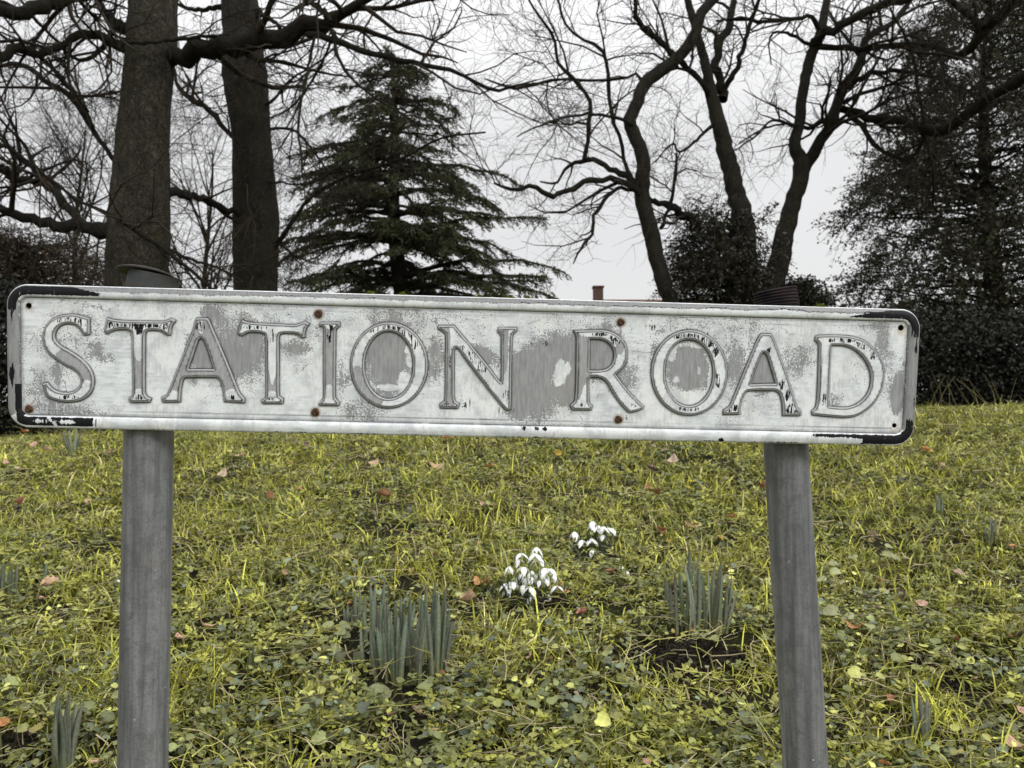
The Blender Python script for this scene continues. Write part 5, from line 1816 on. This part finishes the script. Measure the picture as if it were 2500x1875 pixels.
SDO, SDS = (1150, 1260), 5.53
snowdrops([(515, 690), (672, 512), (645, 590), (885, 432), (862, 515), (915, 572), (710, 700), (690, 790), (750, 842), (822, 752), (818, 832), (910, 792), (925, 882), (1000, 712), (1070, 718), (1010, 802), (1018, 852), (1125, 802), (1150, 950), (600, 842), (575, 900), (485, 915), (495, 990), (712, 940), (795, 962), (812, 1092), (1020, 1052), (545, 895)],
          (760, 1225), SDO, SDS, 'fuller front clump of white snowdrops right of the largest daffodil clump', 0.045, 42, 0.075)
snowdrops([(1640, 78), (1638, 135), (1395, 222), (1500, 332), (1625, 312), (1640, 462), (1712, 135), (1782, 148), (1780, 258), (1855, 165), (1905, 175)],
          (1670, 520), SDO, SDS, 'smaller clump of white snowdrops farther up the bank', 0.04, 24, 0.08, 0.028)
snowdrops([(2035, 690), (2105, 755)], (2060, 830), SDO, SDS, 'pair of low snowdrop flowers beside a brown curled leaf', 0.01, 3, 0.04, 0.017)
snowdrops([(545, 790)], (545, 870), (0, 1000), 1.8965, 'single tiny snowdrop hugging the left side of the lidded post', 0.006, 3, 0.05, 0.013)

# yellow celandine flowers
for (fx, fy, lb) in ((160, 408, 'upper of two small yellow flowers below the right half of the sign'), (149, 436, 'lower of two small yellow flowers below the right half of the sign')):
    px, py = 1600 + fx / 1.7933, 950 + fy / 1.7933
    g = on_ground(px, py + 20)
    f = at(np.array(px), np.array(py), g[1])
    root = thing('yellow_flower', (g[0], g[1], g[2]), lb, 'flower', 'small yellow flowers')
    mb = MB()
    tubes(mb, np.array([[g, (g + f) / 2 + [0.004, 0, 0], f]]), np.full((1, 3), 0.0012), 5, (0.12, 0.15, 0.03))
    mb.obj('stem', M_weed, root)
    for k in range(8):
        a = k * math.pi / 4
        dv = np.array([math.cos(a), math.sin(a) * 0.8, 0.55])
        sd = np.array([-math.sin(a), math.cos(a), 0])
        m2 = MB()
        m2.add([f, f + dv * 0.011 + sd * 0.0045, f + dv * 0.020, f + dv * 0.011 - sd * 0.0045], [(0, 1, 2, 3)], None, (0.75, 0.55, 0.02))
        m2.obj('petal', M_petal, root)


# ------------------------------------------------------------------ leafy weeds big enough to tell apart
def leafy(leaves, base, org, sc, label, size, colr):
    o0 = on_ground(org[0] + base[0] / sc, org[1] + base[1] / sc)
    root = thing('leafy_weed', o0, label, 'weed', 'broad leaved weeds on the bank')
    st = MB()
    for (lx, ly) in leaves:
        px, py = org[0] + lx / sc, org[1] + ly / sc
        d = o0[1] + (base[1] - ly) / sc * 0.0003 + rng.normal(0, 0.01)
        p = at(np.array(px), np.array(py), d)
        gz = float(ground_z(p[0], p[1]))
        p[2] = max(p[2], gz + 0.02)
        f = p - np.array([o0[0], o0[1], p[2]])
        f = np.array([[f[0] + rng.normal(0, 0.01), f[1] - 0.01 + rng.normal(0, 0.02), -0.15 * np.linalg.norm(f)]])
        nr = np.array([[rng.normal(0, 0.2), -0.45 + rng.normal(0, 0.2), 1.0]])
        mb = MB()
        leaf_fans(mb, p[None], unit(f), nr, np.array([size * rng.uniform(0.8, 1.2)]), np.array([colr]) * rng.uniform(0.8, 1.25), 0.25)
        mb.obj('leaf', M_weed, root)
        pts = np.array([[o0 + [0, 0, -0.01], (o0 + p) / 2 + [0, 0, 0.012], p]])
        tubes(st, pts, np.full((1, 3), 0.0011), 4, (0.13, 0.12, 0.05))
    st.obj('stem', M_weed, root)


cl1, cl2 = (0.30, 0.31, 0.15), (0.20, 0.215, 0.09)
leafy([(885, 735), (960, 690), (1040, 740), (800, 760), (990, 720), (1010, 690)], (960, 830), (1600, 950), 1.7933, 'pale broad leaved weed right of the middle of the threaded post', 0.030, cl1)
leafy([(750, 835), (810, 800), (940, 880), (980, 910), (880, 880), (820, 850)], (860, 930), (1600, 950), 1.7933, 'broad leaved weed just below the pale one beside the threaded post', 0.026, cl1)
leafy([(870, 1000), (915, 1025), (800, 975), (1050, 1110), (1085, 1100), (900, 1095), (960, 1090), (1010, 1085)], (930, 1110), (1600, 950), 1.7933, 'broad leaved weed over an orange leaf beside the threaded post', 0.032, cl1)
leafy([(190, 1085), (230, 1090), (210, 1070), (205, 1110), (240, 1110)], (210, 1120), (1600, 950), 1.7933, 'small rosette of pale leaves on the bare soil patch', 0.020, cl1)
leafy([(20, 960), (45, 985), (10, 1000), (60, 960), (70, 1005), (25, 1040), (0, 985)], (30, 1060), (800, 1050), 2.011, 'green rosette of rounded leaves left of the largest daffodil clump', 0.026, cl2)
leafy([(1420, 1080), (1450, 1040), (1500, 1060), (1530, 1100), (1440, 1130), (1490, 1140), (1540, 1140), (1410, 1120)], (1480, 1170), (0, 1000), 1.8965, 'rosette of heart shaped leaves below the short daffodil clump', 0.025, cl2)
leafy([(330, 830), (350, 860), (310, 850), (460, 840), (440, 830), (480, 855)], (400, 880), (1600, 950), 1.7933, 'two leafed weed between soil patch daffodils and the threaded post', 0.024, cl1)
leafy([(1440, 1270), (1480, 1250), (1460, 1300), (1510, 1270), (1500, 1310)], (1470, 1310), (0, 1000), 1.8965, 'light green five leaved weed below the heart shaped rosette', 0.024, cl1)
leafy([(210, 1260), (190, 1310), (240, 1290), (130, 1360), (50, 1400), (160, 1430), (220, 1350), (90, 1330)], (150, 1420), (800, 1050), 2.011, 'broad leaves at the foot of the largest daffodil clump', 0.032, cl2)


# ------------------------------------------------------------------ fallen leaves
def dead_mesh(seed, curl, fold, base, notch):
    r = np.random.default_rng(seed)
    K, Wn = 9, 5
    v, q, c = [], [], []
    for k in range(K):
        t = k / (K - 1)
        w = 0.36 * math.sin(math.pi * min(0.985, max(0.02, t ** 0.85))) ** 0.75
        w *= 1 + notch * (1 if k % 2 else -1)
        for j in range(Wn):
            u = j / (Wn - 1) * 2 - 1
            y = t - 0.5
            x = u * w
            z = fold * abs(u) * w + curl * (y * y) * 1.2 + 0.04 * math.sin(5 * t + 3 * u + seed)
            v.append((x + r.normal(0, 0.012), y + r.normal(0, 0.012), z + r.normal(0, 0.02)))
            s = (0.75 if j == 2 else 1.0) * r.uniform(0.8, 1.2)
            c.append(np.array(base) * s)
    for k in range(K - 1):
        for j in range(Wn - 1):
            q.append((k * Wn + j, k * Wn + j + 1, (k + 1) * Wn + j + 1, (k + 1) * Wn + j))
    n = len(v)
    v += [(-0.012, -0.5, 0), (0.012, -0.5, 0), (0.03, -0.72, 0.05), (0.012, -0.72, 0.05)]
    q.append((n, n + 1, n + 2, n + 3))
    c += [np.array(base) * 0.6] * 4
    mb = MB()
    mb.add(v, q, None, np.array(c))
    return mb.mesh('fallen_leaf', M_dead)


DC = {'tan': (0.58, 0.40, 0.26), 'pinkish': (0.60, 0.38, 0.29), 'orange': (0.56, 0.28, 0.12), 'brown': (0.30, 0.15, 0.08), 'reddish': (0.34, 0.15, 0.10), 'yellowish': (0.46, 0.33, 0.07), 'pale': (0.55, 0.43, 0.32), 'mauve': (0.16, 0.105, 0.10)}
DM = {k: [dead_mesh(hash_ + i * 17, (0.9, 0.35, 1.3)[i], (0.5, 1.0, 0.15)[i], v, (0.05, 0.14, 0.03)[i]) for i in range(3)] for hash_, (k, v) in enumerate(DC.items())}
O6, O7, O8 = ((0, 1000), 1.8965), ((800, 1050), 2.011), ((1600, 950), 1.7933)


def fallen(frame, x, y, colour, size, label):
    org, sc = frame
    px, py = org[0] + x / sc, org[1] + y / sc
    p = on_ground(px, py, 0.034)
    CLEAR.append((p[0], p[1] + 0.02, 0.85))
    me = DM[colour][int(rng.integers(3))]
    s = size / sc / F * p[1] * 1.05
    o = link_mesh('fallen_leaf', me, None, p, (rng.normal(0.25, 0.35), rng.normal(0, 0.45), rng.uniform(0, 6.28)), s)
    tag(o, label, 'leaf', 'dead leaves scattered over the bank')


for a in [
    (O6, 110, 105, 'orange', 50, 'orange dead leaf under the lower left corner of the sign'),
    (O6, 145, 168, 'pinkish', 45, 'pinkish dead leaf left of the far daffodil shoots'),
    (O6, 220, 188, 'pinkish', 42, 'pinkish dead leaf touching the far daffodil shoots'),
    (O6, 520, 203, 'tan', 50, 'tan dead leaf just left of the lidded post near the sign'),
    (O6, 85, 430, 'reddish', 50, 'reddish dead leaf left of the lidded post halfway down'),
    (O6, 410, 427, 'pinkish', 34, 'small pinkish dead leaf between reddish leaf and lidded post'),
    (O6, 235, 812, 'tan', 85, 'large folded tan leaf beside the two faint daffodil leaves'),
    (O6, 192, 876, 'pinkish', 32, 'small pinkish leaf below the large folded tan leaf on the left'),
    (O6, 828, 1062, 'pinkish', 62, 'rounded pinkish leaf close to the right side of the lidded post'),
    (O6, 945, 1000, 'tan', 85, 'folded tan leaf to the right of the rounded pinkish leaf'),
    (O6, 1018, 932, 'pale', 36, 'small pale leaf above the folded tan leaf by the lidded post'),
    (O6, 1110, 218, 'tan', 55, 'tan leaf right of the lidded post just under the sign'),
    (O6, 1030, 302, 'pale', 55, 'flat pale leaf right of the upper lidded post'),
    (O6, 1250, 407, 'brown', 62, 'brown curled leaf midway between lidded post and sign centre'),
    (O6, 25, 1452, 'orange', 60, 'orange leaf at the left edge above the stout daffodil shoots'),
    (O6, 135, 1503, 'pale', 55, 'pale curled leaf left of the stout daffodil shoots'),
    (O6, 445, 1638, 'tan', 60, 'tan leaf between stout daffodil shoots and the foot of the lidded post'),
    (O6, 1145, 152, 'pale', 30, 'upright pale leaf directly beneath the T of STATION'),
    (O6, 1325, 752, 'tan', 36, 'tan leaf between lidded post and short daffodil clump'),
    (O7, 225, 167, 'tan', 55, 'tan leaf under the I of STATION'),
    (O7, 525, 183, 'tan', 70, 'folded tan leaf under the N of STATION'),
    (O7, 275, 322, 'brown', 65, 'brown crumpled leaf above the largest daffodil clump'),
    (O7, 800, 182, 'orange', 48, 'orange leaf under the gap between the two words'),
    (O7, 592, 42, 'orange', 50, 'orange leaf touching the underside of the sign'),
    (O7, 1585, 302, 'brown', 90, 'long brown leaf left of the two yellow flowers'),
    (O7, 1590, 196, 'mauve', 62, 'dark mauve crumpled leaf under the R of ROAD'),
    (O7, 1690, 162, 'pale', 80, 'broad pale leaf under the O of ROAD'),
    (O7, 1630, 492, 'brown', 55, 'brown leaf right of the smaller snowdrop clump'),
    (O7, 1785, 482, 'tan', 55, 'tan speckled leaf left of the threaded post, level with the snowdrops'),
    (O7, 735, 557, 'pinkish', 44, 'pink curled leaf left of the front snowdrop clump'),
    (O7, 757, 757, 'orange', 88, 'bright orange folded leaf between daffodils and front snowdrops'),
    (O7, 690, 832, 'tan', 110, 'large crumpled tan leaf below the bright orange one'),
    (O7, 1145, 792, 'orange', 75, 'orange leaf tucked behind the front snowdrop clump'),
    (O7, 1395, 697, 'brown', 58, 'brown curled leaf beside the pair of low snowdrop flowers'),
    (O7, 1250, 902, 'reddish', 75, 'long reddish leaf below right of the front snowdrop clump'),
    (O7, 995, 1112, 'pinkish', 40, 'pinkish leaf below the front snowdrop clump'),
    (O7, 435, 1377, 'tan', 55, 'tan leaf below the largest daffodil clump'),
    (O7, 515, 1487, 'pinkish', 52, 'salmon pink leaf near the bottom centre of the bank'),
    (O7, 1565, 1632, 'pinkish', 44, 'pinkish leaf at the bottom edge left of the threaded post'),
    (O7, 110, 852, 'orange', 34, 'orange red scrap beside the short daffodil clump'),
    (O8, 1187, 272, 'orange', 50, 'upright salmon leaf beyond the right end of the sign'),
    (O8, 472, 422, 'brown', 50, 'brown leaf touching the left side of the threaded post'),
    (O8, 337, 562, 'orange', 40, 'orange leaf left of the threaded post below the brown one'),
    (O8, 165, 607, 'tan', 65, 'broad tan leaf above the soil patch daffodils'),
    (O8, 865, 1042, 'orange', 70, 'orange leaf under a broad leaved weed right of the threaded post'),
    (O8, 1167, 942, 'pinkish', 48, 'pink leaf on the right of the bank level with the soil patch'),
    (O8, 1440, 1072, 'tan', 70, 'long tan leaf at the right edge above the bottom right daffodils'),
    (O8, 1582, 1572, 'tan', 100, 'large jagged tan leaf in the bottom right corner'),
    (O8, 1035, 1362, 'brown', 58, 'brown split leaf left of the bottom right daffodil shoots'),
    (O8, 1005, 1645, 'orange', 50, 'orange leaf at the bottom edge right of the threaded post'),
    (O8, 1600, 1405, 'pinkish', 46, 'pinkish leaf at the right edge above the large jagged one'),
    (O8, 955, 640, 'pale', 50, 'pale folded leaf right of the threaded post under the far grass'),
    (O8, 1090, 905, 'mauve', 70, 'dark wet leaf left of the pink one on the right of the bank'),
]:
    fallen(*a)
for a in [(O6, 70, 157, 'tan', 30, 'tiny tan scrap at the left edge just under the sign'), (O6, 30, 250, 'pinkish', 36, 'tiny pinkish scrap at the left edge above the reddish leaf'), (O6, 75, 272, 'pale', 26, 'tiny pale scrap right beside the pinkish one at the left edge'), (O6, 345, 560, 'pinkish', 26, 'tiny pinkish scrap left of the middle of the lidded post'), (O6, 1385, 370, 'reddish', 34, 'tiny reddish scrap midway under the word STATION'), (O6, 1350, 250, 'tan', 26, 'tiny tan scrap beneath the gap between T and I of STATION'), (O6, 1545, 280, 'tan', 34, 'tiny tan scrap under the letter I, far up the bank'), (O6, 1420, 165, 'mauve', 34, 'tiny mauve scrap close under the sign below the I'), (O6, 560, 250, 'tan', 24, 'tiny tan scrap touching the lidded post near its top'), (O6, 470, 380, 'pinkish', 22, 'tiny pinkish scrap left of the upper lidded post'),
          (O7, 395, 327, 'tan', 30, 'tiny tan scrap right of the crumpled brown leaf under the first O'), (O7, 675, 86, 'brown', 28, 'tiny brown scrap just under the sign below the N'), (O7, 525, 612, 'reddish', 28, 'tiny reddish scrap up the bank above the front snowdrops, left one'), (O7, 670, 622, 'reddish', 26, 'tiny reddish scrap nearest the front snowdrops on their upper left'), (O7, 415, 507, 'pinkish', 26, 'tiny pinkish scrap above the largest daffodil clump, far side'), (O7, 760, 366, 'pinkish', 32, 'tiny pinkish scrap under the word gap, halfway up the bank'), (O7, 210, 402, 'pale', 26, 'tiny pale scrap above the left half of the largest daffodil clump'), (O7, 1680, 547, 'yellowish', 36, 'tiny yellowish scrap right of the smaller snowdrops beside the post leaf'), (O7, 1130, 112, 'yellowish', 44, 'tiny yellowish scrap under the R of ROAD close to the sign'), (O7, 60, 435, 'pale', 26, 'tiny pale scrap left of the brown crumpled leaf'), (O7, 400, 690, 'brown', 34, 'tiny brown scrap behind the largest daffodil clump'), (O7, 910, 265, 'tan', 28, 'tiny tan scrap under the word gap below the orange leaf'), (O7, 1325, 115, 'pale', 26, 'tiny pale scrap under the O of ROAD close to the sign'), (O7, 1100, 1120, 'brown', 22, 'tiny brown scrap right of the pinkish leaf below the snowdrops'), (O7, 920, 1220, 'brown', 28, 'tiny brown scrap lower down, below the front snowdrops and pinkish leaf'), (O7, 1220, 1300, 'pale', 36, 'tiny pale scrap between the soil patch and the bottom edge'), (O7, 300, 1390, 'reddish', 30, 'tiny reddish scrap below left half of the largest daffodil clump'), (O7, 560, 1190, 'brown', 30, 'tiny brown scrap at the foot of the largest daffodil clump'),
          (O8, 20, 622, 'brown', 44, 'tiny brown scrap left of the broad tan leaf over the soil patch'), (O8, 985, 842, 'orange', 30, 'tiny orange scrap right of the pale weed beside the threaded post'), (O8, 280, 652, 'yellowish', 32, 'tiny yellowish scrap right of the broad tan leaf over the soil patch'), (O8, 1570, 690, 'orange', 36, 'tiny orange scrap at the right edge by the small daffodil shoots'), (O8, 1570, 1082, 'brown', 46, 'tiny brown scrap at the right edge beside the long tan leaf'), (O8, 1330, 810, 'pale', 44, 'tiny pale upright scrap right of the threaded post, mid bank'), (O8, 1320, 1100, 'reddish', 40, 'tiny reddish scrap right of the broad leaved weeds, lower bank'), (O8, 1400, 1270, 'tan', 30, 'tiny tan scrap above the bottom right daffodil shoots'), (O8, 1500, 420, 'pinkish', 24, 'tiny pinkish scrap at the far right under the hedge'), (O8, 760, 330, 'tan', 26, 'tiny tan scrap right of the upper threaded post'), (O8, 1250, 330, 'tan', 30, 'tiny tan scrap right of the threaded post by the far shoots'), (O8, 640, 1640, 'tan', 26, 'tiny tan scrap at the bottom edge just left of the threaded post'), (O8, 160, 1060, 'brown', 30, 'tiny brown scrap inside the soil patch daffodils'), (O8, 950, 660, 'tan', 24, 'tiny tan scrap right of the pale folded leaf beside the threaded post')]:
    fallen(*a)


# ------------------------------------------------------------------ ground cover
def sample_xy(n, d0=1.02, d1=6.3, p=1.35, xf=0.74):
    ds = np.linspace(d0, d1, 400)
    w = ds ** (1 - p)
    cdf = np.cumsum(w)
    cdf /= cdf[-1]
    d = np.interp(rng.random(n), cdf, ds)
    x = rng.uniform(-1, 1, n) * (xf * d + 0.12)
    # the bank carries on, more thinly planted, to both sides and down to the posts
    o = rng.random(n) < 0.14
    x = np.where(o, np.sign(x) * (xf * d + 0.10 + 1.1 * np.abs(rng.normal(0, 0.6, n))), x)
    f = rng.random(n) < 0.05
    d = np.where(f, rng.uniform(0.5, 1.05, n), d)
    x = np.where(f, rng.uniform(-1.1, 1.1, n), x)
    return x, d


def keepout(x, y):
    w = np.zeros_like(x)
    for cx, cy, a in CLEAR:
        sel = (np.abs(x - cx) < 0.05) & (y < cy + 0.025) & (y > cy - 0.16)
        if sel.any():
            d = ((x[sel] - cx) / 0.028) ** 2 + ((y[sel] - cy + 0.045) / 0.060) ** 2
            w[sel] = np.maximum(w[sel], a * np.clip(1.5 - d, 0, 1))
    return w


def zone(x, y, seed, freq):
    return fbm(x, y, seed, freq, 3) * 0.5 + 0.5


def build_grass():
    n = 275000
    x, y = sample_xy(n, p=1.45)
    z1 = zone(x, y, 71, 1.6)
    keep = rng.random(n) < np.clip(0.36 + 1.5 * (z1 - 0.32) + 0.22 * (y > 1.9) + 0.25 * (x > 1.0), 0.16, 1) * np.clip(0.12 + 1.5 * zone(x, y, 73, 5.0), 0.12, 1) * (1 - 0.97 * np.clip(soil_w(x, y) * 1.3, 0, 1)) * (1 - keepout(x, y))
    x, y, z1 = x[keep], y[keep], z1[keep]
    # tufts: pull blades together
    n = len(x)
    tx, ty = np.round(x / 0.045 + fbm(x, y, 5, 2) * 0.5), np.round(y / 0.045)
    x = x + (tx * 0.045 - x) * 0.35 * rng.random(n)
    y = y + (ty * 0.045 - y) * 0.35 * rng.random(n)
    g = ground_z(x, y)
    far = np.clip((y - 1.3) / 3.5, 0, 1)
    h = rng.gamma(3.2, 0.0115, n) * (0.75 + 0.5 * z1) * (1 + 0.25 * far)
    h = np.clip(h, 0.015, 0.15)
    wd = rng.uniform(0.0009, 0.0019, n) * (1 + 1.0 * far)
    az = rng.uniform(0, 2 * np.pi, n) + 0
    patch = fbm(x, y, 81, 3.0, 2) * np.pi * 1.5
    az = np.where(rng.random(n) < 0.55, patch + rng.normal(0, 0.7, n), az)
    ln = rng.uniform(0.45, 1.5, n)
    dx, dy = np.cos(az), np.sin(az)
    b = np.column_stack([x, y, g - 0.004])
    dirh = np.column_stack([dx, dy, np.zeros(n)])
    wv = np.column_stack([-dy, dx, np.zeros(n)])
    tw = rng.normal(0, 0.5, n)
    wv = unit(wv + dirh * tw[:, None])
    up = np.array([0, 0, 1.0])
    a1, a2, a3 = ln * 0.45, ln * 0.95, ln * 1.45
    s = (h / 3)[:, None]
    p1 = b + s * (dirh * np.sin(a1)[:, None] + up * np.cos(a1)[:, None])
    p2 = p1 + s * (dirh * np.sin(a2)[:, None] + up * np.cos(a2)[:, None])
    p3 = p2 + s * (dirh * np.sin(a3)[:, None] + up * np.cos(a3)[:, None])
    w = wd[:, None] * wv
    v = np.stack([b - w, b + w, p1 - w, p1 + w, p2 - w * 0.75, p2 + w * 0.75, p3], 1)
    i = np.arange(n)[:, None] * 7
    q = np.concatenate([i + [0, 1, 3, 2], i + [2, 3, 5, 4]])
    t = i + [4, 5, 6]
    k = rng.random(n)
    c = np.where((k < 0.08)[:, None], np.array([[0.62, 0.55, 0.28]]), np.where((k < 0.50 - 0.04 * np.clip(y - 1.5, 0, 3))[:, None], np.array([[0.54, 0.55, 0.085]]), np.array([[0.17, 0.18, 0.035]])))
    big = 0.72 + 0.75 * zone(x, y, 74, 2.2)
    c = c * rng.uniform(0.45, 1.45, (n, 1)) * np.clip(big, 0.5, 1.4)[:, None]
    vc = np.repeat(c[:, None], 7, 1)
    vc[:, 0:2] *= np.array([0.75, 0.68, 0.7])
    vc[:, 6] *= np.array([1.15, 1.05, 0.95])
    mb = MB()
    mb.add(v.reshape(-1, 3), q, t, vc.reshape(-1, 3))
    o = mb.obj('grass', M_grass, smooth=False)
    tag(o, 'rough winter grass growing on the bank', 'grass', None, 'stuff')


build_grass()

def build_weeds():
    nc = 19000
    x, y = sample_xy(nc, p=1.9)
    zz = zone(x, y, 91, 1.3)
    near = np.clip((2.35 - y) / 1.0, 0, 1)
    keep = rng.random(nc) < np.clip(0.07 + 0.70 * near * (0.15 + 1.1 * zz) + 0.9 * (zz - 0.5), 0.07, 1) * np.clip(0.15 + 1.5 * zone(x, y, 93, 4.5), 0.1, 1) * (1 - 0.96 * np.clip(soil_w(x, y) * 1.2, 0, 1)) * (1 - keepout(x, y))
    x, y = x[keep], y[keep]
    nc = len(x)
    per = 6
    cx, cy = np.repeat(x, per), np.repeat(y, per)
    n = nc * per
    az = rng.uniform(0, 2 * np.pi, n)
    rr = rng.uniform(0.006, 0.045, n)
    px, py = cx + rr * np.cos(az), cy + rr * np.sin(az)
    hh = rng.gamma(2.5, 0.0085, n) + 0.006
    base = np.column_stack([px, py, ground_z(px, py) + hh])
    fwd = np.column_stack([np.cos(az), np.sin(az), rng.normal(-0.12, 0.3, n)])
    nrm = np.column_stack([rng.normal(0, 0.35, n), rng.normal(-0.12, 0.35, n), np.ones(n)])
    csz = np.repeat(0.0065 + rng.gamma(2.0, 0.0023, nc), per)
    size = csz * rng.uniform(0.6, 1.35, n) * (1 + 0.15 * np.clip(py - 2, 0, 2))
    kind = np.repeat(rng.random(nc), per)
    c = np.where((kind < 0.22)[:, None], np.array([[0.135, 0.165, 0.105]]), np.where((kind < 0.72)[:, None], np.array([[0.17, 0.19, 0.068]]), np.array([[0.38, 0.39, 0.11]])))
    c = c * np.repeat(rng.uniform(0.5, 1.35, nc), per)[:, None] * rng.uniform(0.55, 1.4, (n, 1))
    c *= np.clip(1.1 - 0.16 * np.clip(py - 1.6, 0, 2.2), 0.7, 1.1)[:, None]
    old = rng.random(n) < 0.03
    c[old] = np.array([0.28, 0.24, 0.05]) * rng.uniform(0.7, 1.2, (old.sum(), 1))
    mb = MB()
    leaf_fans(mb, base, fwd, nrm, size, c)
    root = np.column_stack([cx + rng.normal(0, 0.006, n), cy + rng.normal(0, 0.006, n), ground_z(cx, cy)])
    m = rng.random(n) < 0.5
    petioles(mb, root[m], base[m], 0.0006, np.tile(np.array([[0.12, 0.10, 0.05]]), (m.sum(), 1)))
    o = mb.obj('ground_ivy', M_weed)
    tag(o, 'round leaved weeds carpeting the bank', 'ground cover', None, 'stuff')
    # feathery leaved weed
    nc = 19000
    x, y = sample_xy(nc, p=1.7)
    zz = zone(x, y, 95, 1.1)
    keep = rng.random(nc) < np.clip(0.16 + 1.5 * (zz - 0.42), 0.05, 1) * (1 - 0.98 * np.clip(soil_w(x, y) * 1.2, 0, 1)) * (1 - keepout(x, y))
    x, y = x[keep], y[keep]
    nc = len(x)
    nf = 3
    mb = MB()
    fx, fy = np.repeat(x, nf), np.repeat(y, nf)
    n = nc * nf
    az = rng.uniform(0, 2 * np.pi, n)
    L_ = rng.uniform(0.03, 0.075, n)
    z0 = ground_z(fx, fy) + rng.uniform(0.008, 0.04, n)
    sc_ = 1 + 0.2 * np.clip(fy - 2, 0, 2)
    d_ = np.column_stack([np.cos(az), np.sin(az), rng.normal(0.10, 0.3, n)])
    s_ = np.column_stack([-np.sin(az), np.cos(az), rng.normal(0, 0.25, n)])
    b0 = np.column_stack([fx, fy, z0])
    colr = np.where((np.repeat(rng.random(nc), nf) < 0.5)[:, None], np.array([[0.33, 0.335, 0.06]]), np.array([[0.15, 0.165, 0.045]])) * rng.uniform(0.7, 1.35, (n, 1))
    for (u, sd, ls) in ((0.30, -1, .8), (0.33, 1, .8), (0.52, -1, 1.0), (0.55, 1, 1.0), (0.75, -1, .8), (0.78, 1, .8), (1.0, 0, .9)):
        c0 = b0 + d_ * (L_ * u)[:, None] - np.array([0, 0, 1]) * (0.25 * L_ * u * u)[:, None]
        q = unit(d_ * (0.75 if sd else 1.0) + s_ * sd * 0.9 + rng.normal(0, 0.22, (n, 3)))
        w = unit(np.cross(q, np.array([0, 0, 1.0]) + rng.normal(0, 0.3, (n, 3))))
        l = (0.0095 * ls * rng.uniform(0.7, 1.3, n) * sc_)[:, None]
        v = np.stack([c0, c0 + q * l * 0.75 + w * l * 0.48, c0 + q * l * 1.7, c0 + q * l * 0.75 - w * l * 0.48], 1)
        mb.add(v.reshape(-1, 3), np.arange(n * 4).reshape(-1, 4), None, np.repeat(colr, 4, 0))
    o = mb.obj('feathery_weed', M_weed, smooth=False)
    tag(o, 'low feathery leaved weeds among the grass', 'ground cover', None, 'stuff')


build_weeds()


def build_straw():
    n = 8000
    x, y = sample_xy(n, p=1.5)
    g = ground_z(x, y) + rng.uniform(0.008, 0.045, n)
    az = rng.uniform(0, 2 * np.pi, n)
    L_ = rng.uniform(0.03, 0.13, n)
    b = np.column_stack([x, y, g])
    d_ = np.column_stack([np.cos(az), np.sin(az), rng.normal(0.05, 0.18, n)])
    K = 4
    pts = b[:, None] + d_[:, None] * (L_[:, None] * np.linspace(0, 1, K)[None])[..., None] + rng.normal(0, 0.004, (n, K, 3))
    c = np.where(rng.random((n, 1)) < 0.5, np.array([[0.52, 0.45, 0.28]]), np.array([[0.50, 0.50, 0.15]])) * rng.uniform(0.4, 1.25, (n, 1))
    mb = MB()
    tubes(mb, pts, (rng.uniform(0.0006, 0.0013, n) * (1 + 0.2 * y))[:, None] * np.linspace(1, 0.5, K)[None], 3, np.repeat(c, K * 3, 0))
    # tall dry stalks on the crest in front of the hedge
    m = 60
    x = rng.uniform(1.6, 4.2, m)
    y = rng.uniform(4.3, 6.2, m)
    b = np.column_stack([x, y, ground_z(x, y)])
    hh = rng.uniform(0.10, 0.34, m)
    ln = np.column_stack([rng.normal(-0.15, 0.25, m), rng.normal(0, 0.2, m), np.ones(m)])
    s = np.linspace(0, 1, 5)
    pts = b[:, None] + ln[:, None] * (hh[:, None] * s[None])[..., None] + np.stack([(rng.normal(0, 0.06, m)[:, None] * s[None] ** 2), np.zeros((m, 5)), np.zeros((m, 5))], -1)
    tubes(mb, pts, np.full((m, 1), 0.0022) * np.linspace(1, 0.45, 5)[None], 3, np.repeat(np.array([[0.26, 0.22, 0.11]]) * rng.uniform(0.6, 1.2, (m, 1)), 15, 0))
    o = mb.obj('dry_grass', M_dry)
    tag(o, 'dead straw stems lying and standing in the grass', 'dry grass', None, 'stuff')


build_straw()
